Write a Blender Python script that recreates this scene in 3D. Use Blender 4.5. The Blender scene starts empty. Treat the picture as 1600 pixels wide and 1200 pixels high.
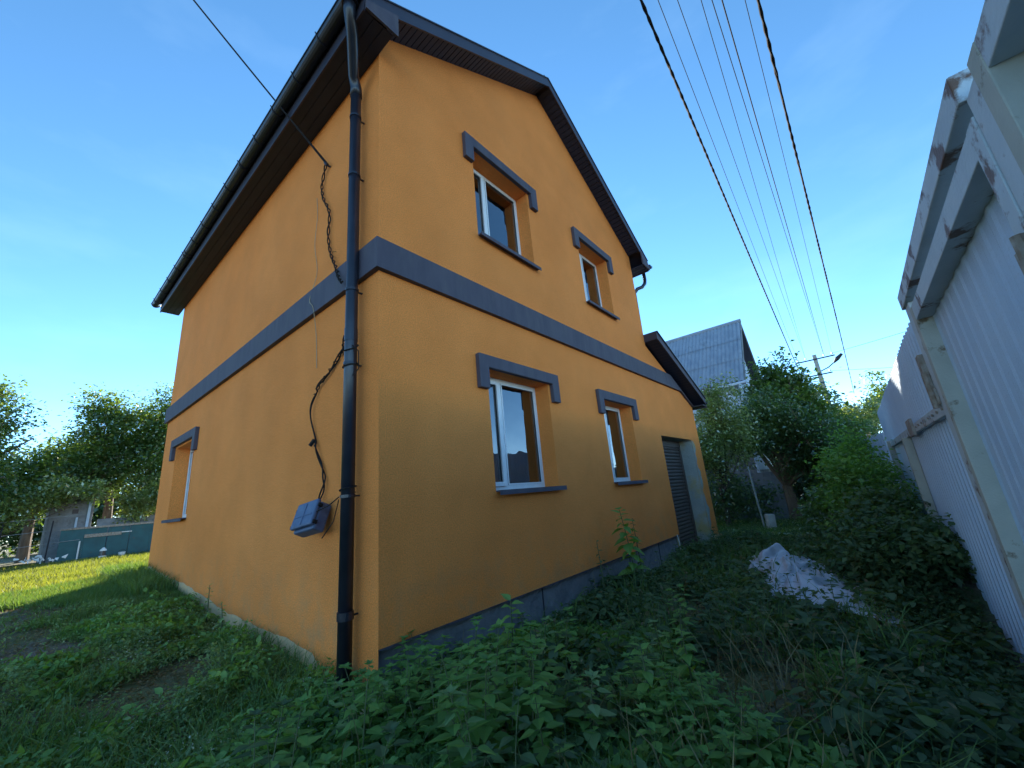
import bpy, math, random
import numpy as np
from mathutils import Vector, Matrix, geometry
random.seed(7)
rng = np.random.default_rng(11)
S = bpy.context.scene
COL = S.collection
PI = math.pi

# ------------------------------------------------------------------ camera
cd = bpy.data.cameras.new('camera')
cam = bpy.data.objects.new('camera', cd)
COL.objects.link(cam)
S.camera = cam
cd.sensor_width = 36.0
cd.lens = 36.0 * 632.0 / 1600.0
cd.clip_start = 0.05
cd.clip_end = 2000.0
yaw, pit, rol = math.radians(51.03), math.radians(15.48), math.radians(-5.17)
fw = Vector((math.sin(yaw) * math.cos(pit), math.cos(yaw) * math.cos(pit), math.sin(pit)))
rt = Vector((math.cos(yaw), -math.sin(yaw), 0))
up = rt.cross(fw)
r2 = rt * math.cos(rol) + up * math.sin(rol)
u2 = up * math.cos(rol) - rt * math.sin(rol)
m = Matrix((r2, u2, -fw)).transposed().to_4x4()
m.translation = Vector((-1.88, -3.0, 1.4))
cam.matrix_world = m

# ------------------------------------------------------------------ sky, sun, exposure
SUN_AZ, SUN_EL = math.radians(47.0), math.radians(19.0)
w = bpy.data.worlds.new('World')
S.world = w
w.use_nodes = True
wn = w.node_tree.nodes
sky = wn.new('ShaderNodeTexSky')
sky.sky_type = 'NISHITA'
sky.sun_disc = False
sky.sun_elevation = SUN_EL
sky.sun_rotation = SUN_AZ
sky.air_density = 0.5
sky.dust_density = 0.0
sky.ozone_density = 1.2
hsn = wn.new('ShaderNodeHueSaturation')
hsn.inputs['Hue'].default_value = 0.49
hsn.inputs['Saturation'].default_value = 1.16
w.node_tree.links.new(sky.outputs[0], hsn.inputs['Color'])
# a trace of thin cirrus, all round the sky
tcs = wn.new('ShaderNodeTexCoord'); mps = wn.new('ShaderNodeMapping'); mps.inputs['Scale'].default_value = (2.2, 2.2, 6.0); mps.inputs['Location'].default_value = (0.3, 0.9, 0.2)
cns = wn.new('ShaderNodeTexNoise'); cns.inputs['Scale'].default_value = 1.6; cns.inputs['Detail'].default_value = 7; cns.inputs['Roughness'].default_value = 0.55
crs = wn.new('ShaderNodeMapRange'); crs.inputs['From Min'].default_value = 0.52; crs.inputs['From Max'].default_value = 0.80; crs.inputs['To Max'].default_value = 0.045
cms = wn.new('ShaderNodeMix'); cms.data_type = 'RGBA'; cms.inputs['B'].default_value = (3.4, 4.6, 5.4, 1)
WL = w.node_tree.links
WL.new(tcs.outputs['Generated'], mps.inputs['Vector']); WL.new(mps.outputs[0], cns.inputs['Vector']); WL.new(cns.outputs['Fac'], crs.inputs['Value'])
WL.new(crs.outputs[0], cms.inputs['Factor']); WL.new(hsn.outputs[0], cms.inputs['A']); WL.new(cms.outputs['Result'], wn['Background'].inputs[0])
wn['Background'].inputs[1].default_value = 0.15
sl = bpy.data.lights.new('sun', 'SUN')
sl.energy = 5.0
sl.angle = math.radians(0.5)
sl.color = (1.0, 0.90, 0.74)
so = bpy.data.objects.new('sun', sl)
COL.objects.link(so)
sd = Vector((math.sin(SUN_AZ) * math.cos(SUN_EL), math.cos(SUN_AZ) * math.cos(SUN_EL), math.sin(SUN_EL)))
so.rotation_euler = sd.to_track_quat('Z', 'Y').to_euler()
so.location = (30, 22, 25)
S.view_settings.view_transform = 'Standard'
S.view_settings.look = 'None'
S.view_settings.gamma = 1.0
S.view_settings.use_curve_mapping = False
S.view_settings.exposure = 1.78
S.cycles.max_bounces = 8
S.cycles.transparent_max_bounces = 12

# ------------------------------------------------------------------ materials
def newmat(name):
    mt = bpy.data.materials.new(name)
    mt.use_nodes = True
    return mt, mt.node_tree.nodes, mt.node_tree.links, mt.node_tree.nodes['Principled BSDF']

def mat(name, c1, c2=None, rough=0.7, scale=4.0, detail=6.0, bump=0.0, bscale=60.0, metal=0.0, spec=0.5,
        lo=0.35, hi=0.65, c3=None, scale3=1.0, lo3=0.55, hi3=0.75, stretch=None):
    """base colour mixed from c1/c2 by noise, a third colour in patches (stains), fine relief by bump"""
    mt, N, L, b = newmat(name)
    b.inputs['Roughness'].default_value = rough
    b.inputs['Metallic'].default_value = metal
    b.inputs['Specular IOR Level'].default_value = spec
    geo = N.new('ShaderNodeNewGeometry')
    src = geo.outputs['Position']
    if stretch:
        mp = N.new('ShaderNodeMapping')
        mp.inputs['Scale'].default_value = stretch
        L.new(src, mp.inputs['Vector'])
        srcs = mp.outputs[0]
    else:
        srcs = src
    col = None
    if c2 is not None:
        n = N.new('ShaderNodeTexNoise')
        n.inputs['Scale'].default_value = scale
        n.inputs['Detail'].default_value = detail
        L.new(srcs, n.inputs['Vector'])
        r = N.new('ShaderNodeValToRGB')
        r.color_ramp.elements[0].position = lo
        r.color_ramp.elements[1].position = hi
        r.color_ramp.elements[0].color = (*c1, 1)
        r.color_ramp.elements[1].color = (*c2, 1)
        L.new(n.outputs['Fac'], r.inputs['Fac'])
        col = r.outputs[0]
    if c3 is not None:
        n = N.new('ShaderNodeTexNoise')
        n.inputs['Scale'].default_value = scale3
        n.inputs['Detail'].default_value = 8
        n.inputs['Roughness'].default_value = 0.65
        L.new(srcs, n.inputs['Vector'])
        r = N.new('ShaderNodeMapRange')
        r.inputs['From Min'].default_value = lo3
        r.inputs['From Max'].default_value = hi3
        L.new(n.outputs['Fac'], r.inputs['Value'])
        mx = N.new('ShaderNodeMix')
        mx.data_type = 'RGBA'
        L.new(r.outputs[0], mx.inputs['Factor'])
        if col is not None:
            L.new(col, mx.inputs['A'])
        else:
            mx.inputs['A'].default_value = (*c1, 1)
        mx.inputs['B'].default_value = (*c3, 1)
        col = mx.outputs['Result']
    if col is not None:
        L.new(col, b.inputs['Base Color'])
    else:
        b.inputs['Base Color'].default_value = (*c1, 1)
    if bump:
        n = N.new('ShaderNodeTexNoise')
        n.inputs['Scale'].default_value = bscale
        n.inputs['Detail'].default_value = 4
        L.new(src, n.inputs['Vector'])
        bp = N.new('ShaderNodeBump')
        bp.inputs['Strength'].default_value = 1.0
        bp.inputs['Distance'].default_value = bump
        L.new(n.outputs['Fac'], bp.inputs['Height'])
        L.new(bp.outputs[0], b.inputs['Normal'])
    return mt

def leafmat(name, ca, cb, cc, trans=0.35, gloss=0.05, nscale=0.7, rough=0.45):
    mt = bpy.data.materials.new(name)
    mt.use_nodes = True
    N, L = mt.node_tree.nodes, mt.node_tree.links
    N.remove(N['Principled BSDF'])
    out = N['Material Output']
    geo = N.new('ShaderNodeNewGeometry')
    ramp = N.new('ShaderNodeValToRGB')
    e = ramp.color_ramp.elements
    e[0].position, e[1].position = 0.0, 1.0
    e[0].color, e[1].color = (*ca, 1), (*cc, 1)
    x = e.new(0.5)
    x.color = (*cb, 1)
    n = N.new('ShaderNodeTexNoise')
    n.inputs['Scale'].default_value = nscale
    n.inputs['Detail'].default_value = 3
    L.new(geo.outputs['Position'], n.inputs['Vector'])
    a = N.new('ShaderNodeMath'); a.operation = 'MULTIPLY_ADD'
    L.new(geo.outputs['Random Per Island'], a.inputs[0])
    a.inputs[1].default_value = 0.6
    s = N.new('ShaderNodeMath'); s.operation = 'MULTIPLY_ADD'
    L.new(n.outputs['Fac'], s.inputs[0])
    s.inputs[1].default_value = 1.4
    s.inputs[2].default_value = -0.5
    L.new(s.outputs[0], a.inputs[2])
    L.new(a.outputs[0], ramp.inputs['Fac'])
    d = N.new('ShaderNodeBsdfDiffuse')
    t = N.new('ShaderNodeBsdfTranslucent')
    g = N.new('ShaderNodeBsdfGlossy')
    g.inputs['Roughness'].default_value = rough
    g.inputs['Color'].default_value = (0.9, 0.9, 0.9, 1)
    hs = N.new('ShaderNodeMix'); hs.data_type = 'RGBA'; hs.blend_type = 'MULTIPLY'
    hs.inputs['Factor'].default_value = 1.0
    hs.inputs['B'].default_value = (2.1, 1.9, 0.55, 1)
    L.new(ramp.outputs[0], hs.inputs['A'])
    L.new(ramp.outputs[0], d.inputs['Color'])
    L.new(hs.outputs['Result'], t.inputs['Color'])
    m1 = N.new('ShaderNodeMixShader'); m1.inputs[0].default_value = trans
    L.new(d.outputs[0], m1.inputs[1]); L.new(t.outputs[0], m1.inputs[2])
    m2 = N.new('ShaderNodeMixShader'); m2.inputs[0].default_value = gloss
    L.new(m1.outputs[0], m2.inputs[1]); L.new(g.outputs[0], m2.inputs[2])
    L.new(m2.outputs[0], out.inputs['Surface'])
    return mt

def stucco_mat():
    mt, N, L, b = newmat('orange_stucco')
    b.inputs['Roughness'].default_value = 0.9
    b.inputs['Specular IOR Level'].default_value = 0.25
    geo = N.new('ShaderNodeNewGeometry')
    def noise(sc, det, rgh=0.5):
        n = N.new('ShaderNodeTexNoise')
        n.inputs['Scale'].default_value = sc
        n.inputs['Detail'].default_value = det
        n.inputs['Roughness'].default_value = rgh
        L.new(geo.outputs['Position'], n.inputs['Vector'])
        return n
    big = noise(0.6, 5, 0.6)
    r = N.new('ShaderNodeValToRGB')
    r.color_ramp.elements[0].position = 0.3
    r.color_ramp.elements[1].position = 0.72
    r.color_ramp.elements[0].color = (0.91, 0.262, 0.052, 1)
    r.color_ramp.elements[1].color = (0.95, 0.292, 0.066, 1)
    L.new(big.outputs['Fac'], r.inputs['Fac'])
    fine = noise(85, 5, 0.7)
    r2_ = N.new('ShaderNodeMapRange')
    r2_.inputs['From Min'].default_value = 0.3
    r2_.inputs['From Max'].default_value = 0.7
    r2_.inputs['To Min'].default_value = 0.68
    r2_.inputs['To Max'].default_value = 1.24
    L.new(fine.outputs['Fac'], r2_.inputs['Value'])
    mx = N.new('ShaderNodeVectorMath'); mx.operation = 'SCALE'
    L.new(r.outputs[0], mx.inputs[0]); L.new(r2_.outputs[0], mx.inputs['Scale'])
    # sparse pale grains
    vo = N.new('ShaderNodeTexVoronoi')
    vo.inputs['Scale'].default_value = 16
    L.new(geo.outputs['Position'], vo.inputs['Vector'])
    lt = N.new('ShaderNodeMath'); lt.operation = 'LESS_THAN'; lt.inputs[1].default_value = 0.075
    L.new(vo.outputs['Distance'], lt.inputs[0])
    ml = N.new('ShaderNodeMath'); ml.operation = 'MULTIPLY'; ml.inputs[1].default_value = 0.35
    L.new(lt.outputs[0], ml.inputs[0])
    m3 = N.new('ShaderNodeMix'); m3.data_type = 'RGBA'
    m3.inputs['B'].default_value = (0.80, 0.48, 0.20, 1)
    L.new(ml.outputs[0], m3.inputs['Factor'])
    L.new(mx.outputs[0], m3.inputs['A'])
    # uneven weathering: soft blotches and splashed dirt low on the wall
    wz = N.new('ShaderNodeSeparateXYZ'); L.new(geo.outputs['Position'], wz.inputs[0])
    low = N.new('ShaderNodeMapRange'); low.inputs['From Min'].default_value = 1.1; low.inputs['From Max'].default_value = 0.35
    L.new(wz.outputs['Z'], low.inputs['Value'])
    dn = noise(3.5, 7, 0.7)
    dr = N.new('ShaderNodeMapRange'); dr.inputs['From Min'].default_value = 0.46; dr.inputs['From Max'].default_value = 0.72
    L.new(dn.outputs['Fac'], dr.inputs['Value'])
    dm = N.new('ShaderNodeMath'); dm.operation = 'MULTIPLY'; L.new(low.outputs[0], dm.inputs[0]); L.new(dr.outputs[0], dm.inputs[1])
    dm2 = N.new('ShaderNodeMath'); dm2.operation = 'MULTIPLY'; dm2.inputs[1].default_value = 0.55; L.new(dm.outputs[0], dm2.inputs[0])
    m4 = N.new('ShaderNodeMix'); m4.data_type = 'RGBA'; m4.inputs['B'].default_value = (0.42, 0.26, 0.13, 1)
    L.new(dm2.outputs[0], m4.inputs['Factor']); L.new(m3.outputs['Result'], m4.inputs['A'])
    bn = noise(1.1, 6, 0.6)
    brg = N.new('ShaderNodeMapRange'); brg.inputs['From Min'].default_value = 0.3; brg.inputs['From Max'].default_value = 0.7; brg.inputs['To Min'].default_value = 0.90; brg.inputs['To Max'].default_value = 1.06
    L.new(bn.outputs['Fac'], brg.inputs['Value'])
    m5 = N.new('ShaderNodeVectorMath'); m5.operation = 'SCALE'; L.new(m4.outputs['Result'], m5.inputs[0]); L.new(brg.outputs[0], m5.inputs['Scale'])
    L.new(m5.outputs[0], b.inputs['Base Color'])
    med = noise(30, 3)
    lrg = noise(1.6, 3)
    ad = N.new('ShaderNodeMath'); ad.operation = 'MULTIPLY_ADD'; ad.inputs[1].default_value = 0.6
    L.new(med.outputs['Fac'], ad.inputs[0]); L.new(fine.outputs['Fac'], ad.inputs[2])
    bp = N.new('ShaderNodeBump'); bp.inputs['Distance'].default_value = 0.011
    bp.inputs['Strength'].default_value = 1.0
    L.new(ad.outputs[0], bp.inputs['Height'])
    bp2 = N.new('ShaderNodeBump'); bp2.inputs['Distance'].default_value = 0.03
    L.new(lrg.outputs['Fac'], bp2.inputs['Height'])
    L.new(bp.outputs[0], bp2.inputs['Normal'])
    L.new(bp2.outputs[0], b.inputs['Normal'])
    return mt

M = {}
M['stucco'] = stucco_mat()
M['cream'] = mat('pale_plaster', (0.74, 0.43, 0.20), (0.60, 0.40, 0.22), 0.95, 9, bump=0.01, bscale=40)
M['trim'] = mat('dark_trim', (0.060, 0.050, 0.068), (0.078, 0.066, 0.084), 0.75, 6, c3=(0.095, 0.085, 0.09), scale3=5, stretch=(1.5, 1.5, .35), lo3=.5, hi3=.8, bump=0.002, bscale=120)
M['metal'] = mat('dark_roof_metal', (0.030, 0.026, 0.038), (0.038, 0.033, 0.046), 0.45, 3)
M['soffit'] = mat('soffit_plastic', (0.009, 0.016, 0.040), (0.013, 0.021, 0.048), 0.6, 5)
M['gutter'] = mat('gutter_metal', (0.013, 0.014, 0.021), (0.020, 0.021, 0.030), 0.30, 6)
M['shutter'] = mat('brown_shutter', (0.085, 0.055, 0.042), (0.105, 0.070, 0.054), 0.5, 7)
M['plinth'] = mat('plinth_concrete', (0.17, 0.16, 0.165), (0.24, 0.225, 0.225), 0.95, 5, c3=(0.07, 0.07, 0.075), scale3=2.5, bump=0.02, bscale=14)
M['jamb'] = mat('bare_concrete', (0.30, 0.29, 0.25), (0.38, 0.35, 0.29), 0.95, 4, c3=(0.42, 0.30, 0.13), scale3=1.4, lo3=0.5, hi3=0.62, bump=0.012, bscale=24)
M['pvc'] = mat('white_pvc', (0.78, 0.78, 0.77), (0.72, 0.72, 0.71), 0.4, 8)
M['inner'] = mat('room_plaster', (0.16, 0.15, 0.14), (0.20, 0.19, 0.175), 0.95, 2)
M['rubber'] = mat('black_cable', (0.016, 0.014, 0.014), (0.03, 0.026, 0.024), 0.9, 30, spec=0.1)
M['wire'] = mat('grey_wire', (0.03, 0.03, 0.035), (0.045, 0.045, 0.05), 0.95, 20, spec=0.05)
M['oldwire'] = mat('pale_wire', (0.36, 0.25, 0.13), (0.46, 0.36, 0.22), 0.7, 20)
M['bluebox'] = mat('blue_grey_box', (0.055, 0.085, 0.16), (0.09, 0.12, 0.19), 0.5, 14, c3=(0.035, 0.05, 0.08), scale3=9)
M['fence'] = mat('blue_grey_sheet', (0.48, 0.61, 0.76), (0.53, 0.65, 0.79), 0.55, 3, c3=(0.42, 0.52, 0.62), scale3=60, lo3=0.52, hi3=0.8, bump=0.0015, bscale=180)
M['frame'] = mat('rusting_grey_steel', (0.46, 0.51, 0.54), (0.54, 0.58, 0.60), 0.6, 5, c3=(0.15, 0.075, 0.045), scale3=4.5, lo3=0.56, hi3=0.62, bump=0.003, bscale=60)
M['framegreen'] = mat('weathered_khaki_steel', (0.40, 0.39, 0.33), (0.47, 0.46, 0.39), 0.7, 6, c3=(0.17, 0.12, 0.07), scale3=9, lo3=0.6, hi3=0.7, bump=0.002, bscale=90)
M['rust'] = mat('rusty_plate', (0.24, 0.17, 0.12), (0.38, 0.33, 0.28), 0.85, 22, bump=0.004, bscale=60)
M['slate'] = mat('asbestos_roof', (0.24, 0.28, 0.33), (0.33, 0.37, 0.42), 0.9, 3, c3=(0.15, 0.17, 0.19), scale3=3.0, stretch=(1, 1, 0.35), bump=0.004, bscale=50)
M['white'] = mat('pale_wall', (0.50, 0.60, 0.72), (0.56, 0.66, 0.77), 0.9, 3, bump=0.004, bscale=30)
M['grey'] = mat('old_grey_wall', (0.18, 0.19, 0.20), (0.27, 0.28, 0.29), 0.95, 3, c3=(0.12, 0.115, 0.11), scale3=4, bump=0.02, bscale=12)
M['concrete'] = mat('pole_concrete', (0.24, 0.25, 0.22), (0.33, 0.33, 0.30), 0.9, 6, bump=0.006, bscale=30)
M['greenfence'] = mat('teal_paint', (0.006, 0.070, 0.085), (0.010, 0.10, 0.115), 0.55, 4, c3=(0.10, 0.06, 0.05), scale3=5, lo3=0.62, hi3=0.72)
M['bark'] = mat('bark', (0.085, 0.062, 0.048), (0.15, 0.115, 0.09), 0.95, 14, stretch=(1, 1, 0.2), bump=0.02, bscale=30)
M['barkpale'] = mat('pale_bark', (0.26, 0.17, 0.11), (0.17, 0.115, 0.08), 0.95, 10, stretch=(1, 1, 0.2), bump=0.02, bscale=30)
M['stem'] = mat('green_stem', (0.07, 0.10, 0.035), (0.11, 0.13, 0.05), 0.7, 20)
M['tarp'] = mat('white_tarp', (0.46, 0.47, 0.52), (0.58, 0.58, 0.61), 0.6, 5, c3=(0.30, 0.29, 0.27), scale3=3.5, lo3=0.52, hi3=0.72)
M['stone'] = mat('pale_stone', (0.42, 0.38, 0.33), (0.50, 0.47, 0.42), 0.95, 9, bump=0.008, bscale=40)
M['plastic'] = mat('white_plastic', (0.60, 0.60, 0.58), (0.70, 0.70, 0.68), 0.5, 9)
M['wood'] = mat('orange_board', (0.50, 0.27, 0.12), (0.40, 0.23, 0.12), 0.9, 12)
M['ground'] = mat('soil_and_litter', (0.10, 0.082, 0.066), (0.20, 0.165, 0.13), 0.98, 5, c3=(0.13, 0.15, 0.055), scale3=1.3, lo3=0.42, hi3=0.6, bump=0.03, bscale=22)
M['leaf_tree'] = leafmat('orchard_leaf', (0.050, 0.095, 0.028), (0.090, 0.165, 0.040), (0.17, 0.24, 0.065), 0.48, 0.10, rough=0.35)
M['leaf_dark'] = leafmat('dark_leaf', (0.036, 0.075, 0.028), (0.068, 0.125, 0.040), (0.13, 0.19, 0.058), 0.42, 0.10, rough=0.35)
M['leaf_pale'] = leafmat('pale_leaf', (0.11, 0.16, 0.060), (0.19, 0.25, 0.085), (0.30, 0.35, 0.15), 0.45, 0.12, rough=0.32)
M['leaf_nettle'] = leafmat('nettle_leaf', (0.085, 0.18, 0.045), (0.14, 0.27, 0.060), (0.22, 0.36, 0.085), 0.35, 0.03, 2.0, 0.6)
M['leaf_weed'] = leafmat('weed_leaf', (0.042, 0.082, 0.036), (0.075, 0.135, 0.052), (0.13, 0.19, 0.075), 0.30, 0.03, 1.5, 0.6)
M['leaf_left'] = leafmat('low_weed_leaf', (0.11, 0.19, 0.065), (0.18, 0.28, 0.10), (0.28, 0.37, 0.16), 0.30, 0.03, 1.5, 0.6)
M['grass'] = leafmat('lawn_blade', (0.085, 0.115, 0.024), (0.13, 0.165, 0.036), (0.20, 0.22, 0.060), 0.45, 0.03, 1.3, 0.6)
M['grassdark'] = leafmat('long_grass_blade', (0.055, 0.12, 0.032), (0.095, 0.18, 0.045), (0.15, 0.22, 0.07), 0.35, 0.03, 1.6, 0.6)
M['drygrass'] = leafmat('dry_stalk', (0.13, 0.11, 0.05), (0.20, 0.17, 0.085), (0.27, 0.24, 0.14), 0.2, 0.02)
M['flower'] = leafmat('pale_blossom', (0.32, 0.36, 0.28), (0.40, 0.43, 0.34), (0.50, 0.52, 0.44), 0.3, 0.0)

def glass_mat():
    mt = bpy.data.materials.new('window_glass')
    mt.use_nodes = True
    N, L = mt.node_tree.nodes, mt.node_tree.links
    N.remove(N['Principled BSDF'])
    t = N.new('ShaderNodeBsdfTransparent'); t.inputs['Color'].default_value = (0.34, 0.37, 0.37, 1)
    g = N.new('ShaderNodeBsdfGlossy'); g.inputs['Roughness'].default_value = 0.0
    g.inputs['Color'].default_value = (0.92, 0.96, 1.0, 1)
    lw = N.new('ShaderNodeFresnel'); lw.inputs['IOR'].default_value = 1.9
    no = N.new('ShaderNodeTexNoise'); no.inputs['Scale'].default_value = 2.2
    bp = N.new('ShaderNodeBump'); bp.inputs['Distance'].default_value = 0.004
    geo = N.new('ShaderNodeNewGeometry')
    L.new(geo.outputs['Position'], no.inputs['Vector'])
    L.new(no.outputs['Fac'], bp.inputs['Height'])
    L.new(bp.outputs[0], g.inputs['Normal'])
    mp = N.new('ShaderNodeMath'); mp.operation = 'MULTIPLY_ADD'
    mp.inputs[1].default_value = 1.15; mp.inputs[2].default_value = 0.09; mp.use_clamp = True
    L.new(lw.outputs[0], mp.inputs[0])
    mx = N.new('ShaderNodeMixShader')
    L.new(mp.outputs[0], mx.inputs[0]); L.new(t.outputs[0], mx.inputs[1]); L.new(g.outputs[0], mx.inputs[2])
    L.new(mx.outputs[0], N['Material Output'].inputs['Surface'])
    return mt
M['glass'] = glass_mat()

# ------------------------------------------------------------------ builders
class MB:
    def __init__(s):
        s.v, s.f = [], []
    def quad(s, a, b, c, d):
        n = len(s.v); s.v += [tuple(a), tuple(b), tuple(c), tuple(d)]; s.f.append((n, n + 1, n + 2, n + 3)); return s
    def poly(s, pts):
        n = len(s.v); s.v += [tuple(p) for p in pts]; s.f.append(tuple(range(n, n + len(pts)))); return s
    def box(s, x0, y0, z0, x1, y1, z1):
        n = len(s.v)
        s.v += [(x0, y0, z0), (x1, y0, z0), (x1, y1, z0), (x0, y1, z0), (x0, y0, z1), (x1, y0, z1), (x1, y1, z1), (x0, y1, z1)]
        s.f += [tuple(n + i for i in q) for q in ((0, 3, 2, 1), (4, 5, 6, 7), (0, 1, 5, 4), (1, 2, 6, 5), (2, 3, 7, 6), (3, 0, 4, 7))]
        return s
    def hexa(s, p):   # 8 points: bottom ring 0-3, top ring 4-7
        n = len(s.v); s.v += [tuple(q) for q in p]
        s.f += [tuple(n + i for i in q) for q in ((0, 3, 2, 1), (4, 5, 6, 7), (0, 1, 5, 4), (1, 2, 6, 5), (2, 3, 7, 6), (3, 0, 4, 7))]
        return s
    def prism(s, pts, vec):   # planar outline extruded along vec
        n = len(s.v); k = len(pts)
        s.v += [tuple(p) for p in pts] + [tuple(Vector(p) + Vector(vec)) for p in pts]
        s.f.append(tuple(n + i for i in range(k))); s.f.append(tuple(n + k + i for i in reversed(range(k))))
        for i in range(k):
            j = (i + 1) % k
            s.f.append((n + i, n + k + i, n + k + j, n + j))
        return s
    def tube(s, pts, r, seg=6, caps=True):
        pts = [Vector(p) for p in pts]
        k = len(pts); n = len(s.v)
        rs = r if isinstance(r, (list, tuple)) else [r] * k
        prev = None
        for i, p in enumerate(pts):
            d = (pts[min(i + 1, k - 1)] - pts[max(i - 1, 0)])
            if d.length < 1e-9: d = Vector((0, 0, 1))
            d.normalize()
            if prev is None:
                a = d.orthogonal().normalized()
            else:
                a = prev - d * prev.dot(d)
                a = a.normalized() if a.length > 1e-6 else d.orthogonal().normalized()
            prev = a
            b = d.cross(a)
            for j in range(seg):
                t = 2 * PI * j / seg
                s.v.append(tuple(p + (a * math.cos(t) + b * math.sin(t)) * rs[i]))
        for i in range(k - 1):
            for j in range(seg):
                j2 = (j + 1) % seg
                s.f.append((n + i * seg + j, n + i * seg + j2, n + (i + 1) * seg + j2, n + (i + 1) * seg + j))
        if caps:
            s.f.append(tuple(n + j for j in reversed(range(seg))))
            s.f.append(tuple(n + (k - 1) * seg + j for j in range(seg)))
        return s
    def holes(s, outer, holes, fn):   # 2-D outline with holes, mapped to 3-D by fn
        loops = [[Vector((a, b, 0)) for a, b in outer]] + [[Vector((a, b, 0)) for a, b in h] for h in holes]
        flat = [p for l in loops for p in l]
        tris = geometry.tessellate_polygon(loops)
        n = len(s.v)
        s.v += [tuple(fn(p.x, p.y)) for p in flat]
        s.f += [tuple(n + i for i in t) for t in tris]
        return s
    def build(s, name, m, parent=None, smooth=False, bevel=0.0):
        me = bpy.data.meshes.new(name)
        me.from_pydata(s.v, [], s.f)
        me.materials.append(M[m] if isinstance(m, str) else m)
        if smooth:
            me.polygons.foreach_set('use_smooth', [True] * len(me.polygons))
        me.update()
        o = bpy.data.objects.new(name, me)
        COL.objects.link(o)
        if parent is not None: o.parent = parent
        if bevel:
            b = o.modifiers.new('bevel', 'BEVEL'); b.width = bevel; b.segments = 2; b.limit_method = 'ANGLE'
        return o

def tag(o, label=None, cat=None, group=None, kind=None):
    if label: o['label'] = label
    if cat: o['category'] = cat
    if group: o['group'] = group
    if kind: o['kind'] = kind
    return o

def thing(name, label, cat, group=None, loc=(0, 0, 0)):
    o = bpy.data.objects.new(name, None)
    o.location = loc
    o.empty_display_size = 0.2
    COL.objects.link(o)
    return tag(o, label, cat, group)

def linkdup(src, parent, loc=None, rot=None, scale=None):
    c = src.copy()
    COL.objects.link(c)
    c.parent = parent
    if loc is not None: c.location = loc
    if rot is not None: c.rotation_euler = rot
    if scale is not None: c.scale = scale
    return c

def npmesh(name, V, F, m, parent=None):
    me = bpy.data.meshes.new(name)
    V = np.ascontiguousarray(V, dtype=np.float32); F = np.ascontiguousarray(F, dtype=np.int32)
    k = F.shape[1]
    me.vertices.add(len(V)); me.vertices.foreach_set('co', V.ravel())
    me.loops.add(F.size); me.loops.foreach_set('vertex_index', F.ravel())
    me.polygons.add(len(F)); me.polygons.foreach_set('loop_start', np.arange(0, F.size, k, dtype=np.int32))
    me.update(calc_edges=True)
    me.validate()
    me.materials.append(M[m])
    o = bpy.data.objects.new(name, me)
    COL.objects.link(o)
    if parent is not None: o.parent = parent
    return o

def norm(a):
    return a / np.maximum(np.linalg.norm(a, axis=1, keepdims=True), 1e-9)

def leaves(P, L, flat=0.6, droop=0.25, width=0.30, out=None):
    """small folded leaves (2 triangles each) at points P; L leaf length array"""
    n = len(P)
    d = rng.normal(size=(n, 3)); d[:, 2] *= (1 - flat); d[:, 2] -= droop
    if out is not None: d += out
    d = norm(d)
    u = rng.normal(size=(n, 3)) * 0.45; u[:, 2] += 1
    s = norm(np.cross(d, u)); nn = np.cross(s, d)
    L = L[:, None]
    b = P
    t = P + d * L - nn * L * 0.10
    l = P + d * L * .42 + s * L * width + nn * L * .07
    r = P + d * L * .42 - s * L * width + nn * L * .07
    V = np.stack([b, l, t, r], 1).reshape(-1, 3)
    i = np.arange(n)[:, None] * 4
    F = np.concatenate([i + np.array([[0, 2, 1]]), i + np.array([[0, 3, 2]])], 1).reshape(-1, 3)
    return V, F

def leaves6(P, L, flat=0.6, droop=0.25, width=0.26):
    """6-cornered leaves folded along the rib (4 triangles each)"""
    n = len(P)
    d = rng.normal(size=(n, 3)); d[:, 2] *= (1 - flat); d[:, 2] -= droop
    d = norm(d)
    u = rng.normal(size=(n, 3)) * 0.5; u[:, 2] += 1
    s = norm(np.cross(d, u)); nn = np.cross(s, d)
    wv = (width * rng.uniform(.7, 1.25, n))[:, None]
    L = L[:, None]
    ld = rng.uniform(.05, .35, n)[:, None]
    rib = lambda t: P + d * L * t - nn * L * ld * t * t
    V = np.stack([P, rib(.22) + s * L * wv * .85 + nn * L * .05, rib(.55) + s * L * wv * .9 + nn * L * .06, rib(1.0), rib(.55) - s * L * wv * .9 + nn * L * .06, rib(.22) - s * L * wv * .85 + nn * L * .05, rib(.5)], 1).reshape(-1, 3)
    i = np.arange(n)[:, None] * 7
    F = np.concatenate([i + np.array([t]) for t in ((0, 6, 1), (1, 6, 2), (2, 6, 3), (3, 6, 4), (4, 6, 5), (5, 6, 0))], 1).reshape(-1, 3)
    return V, F

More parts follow.
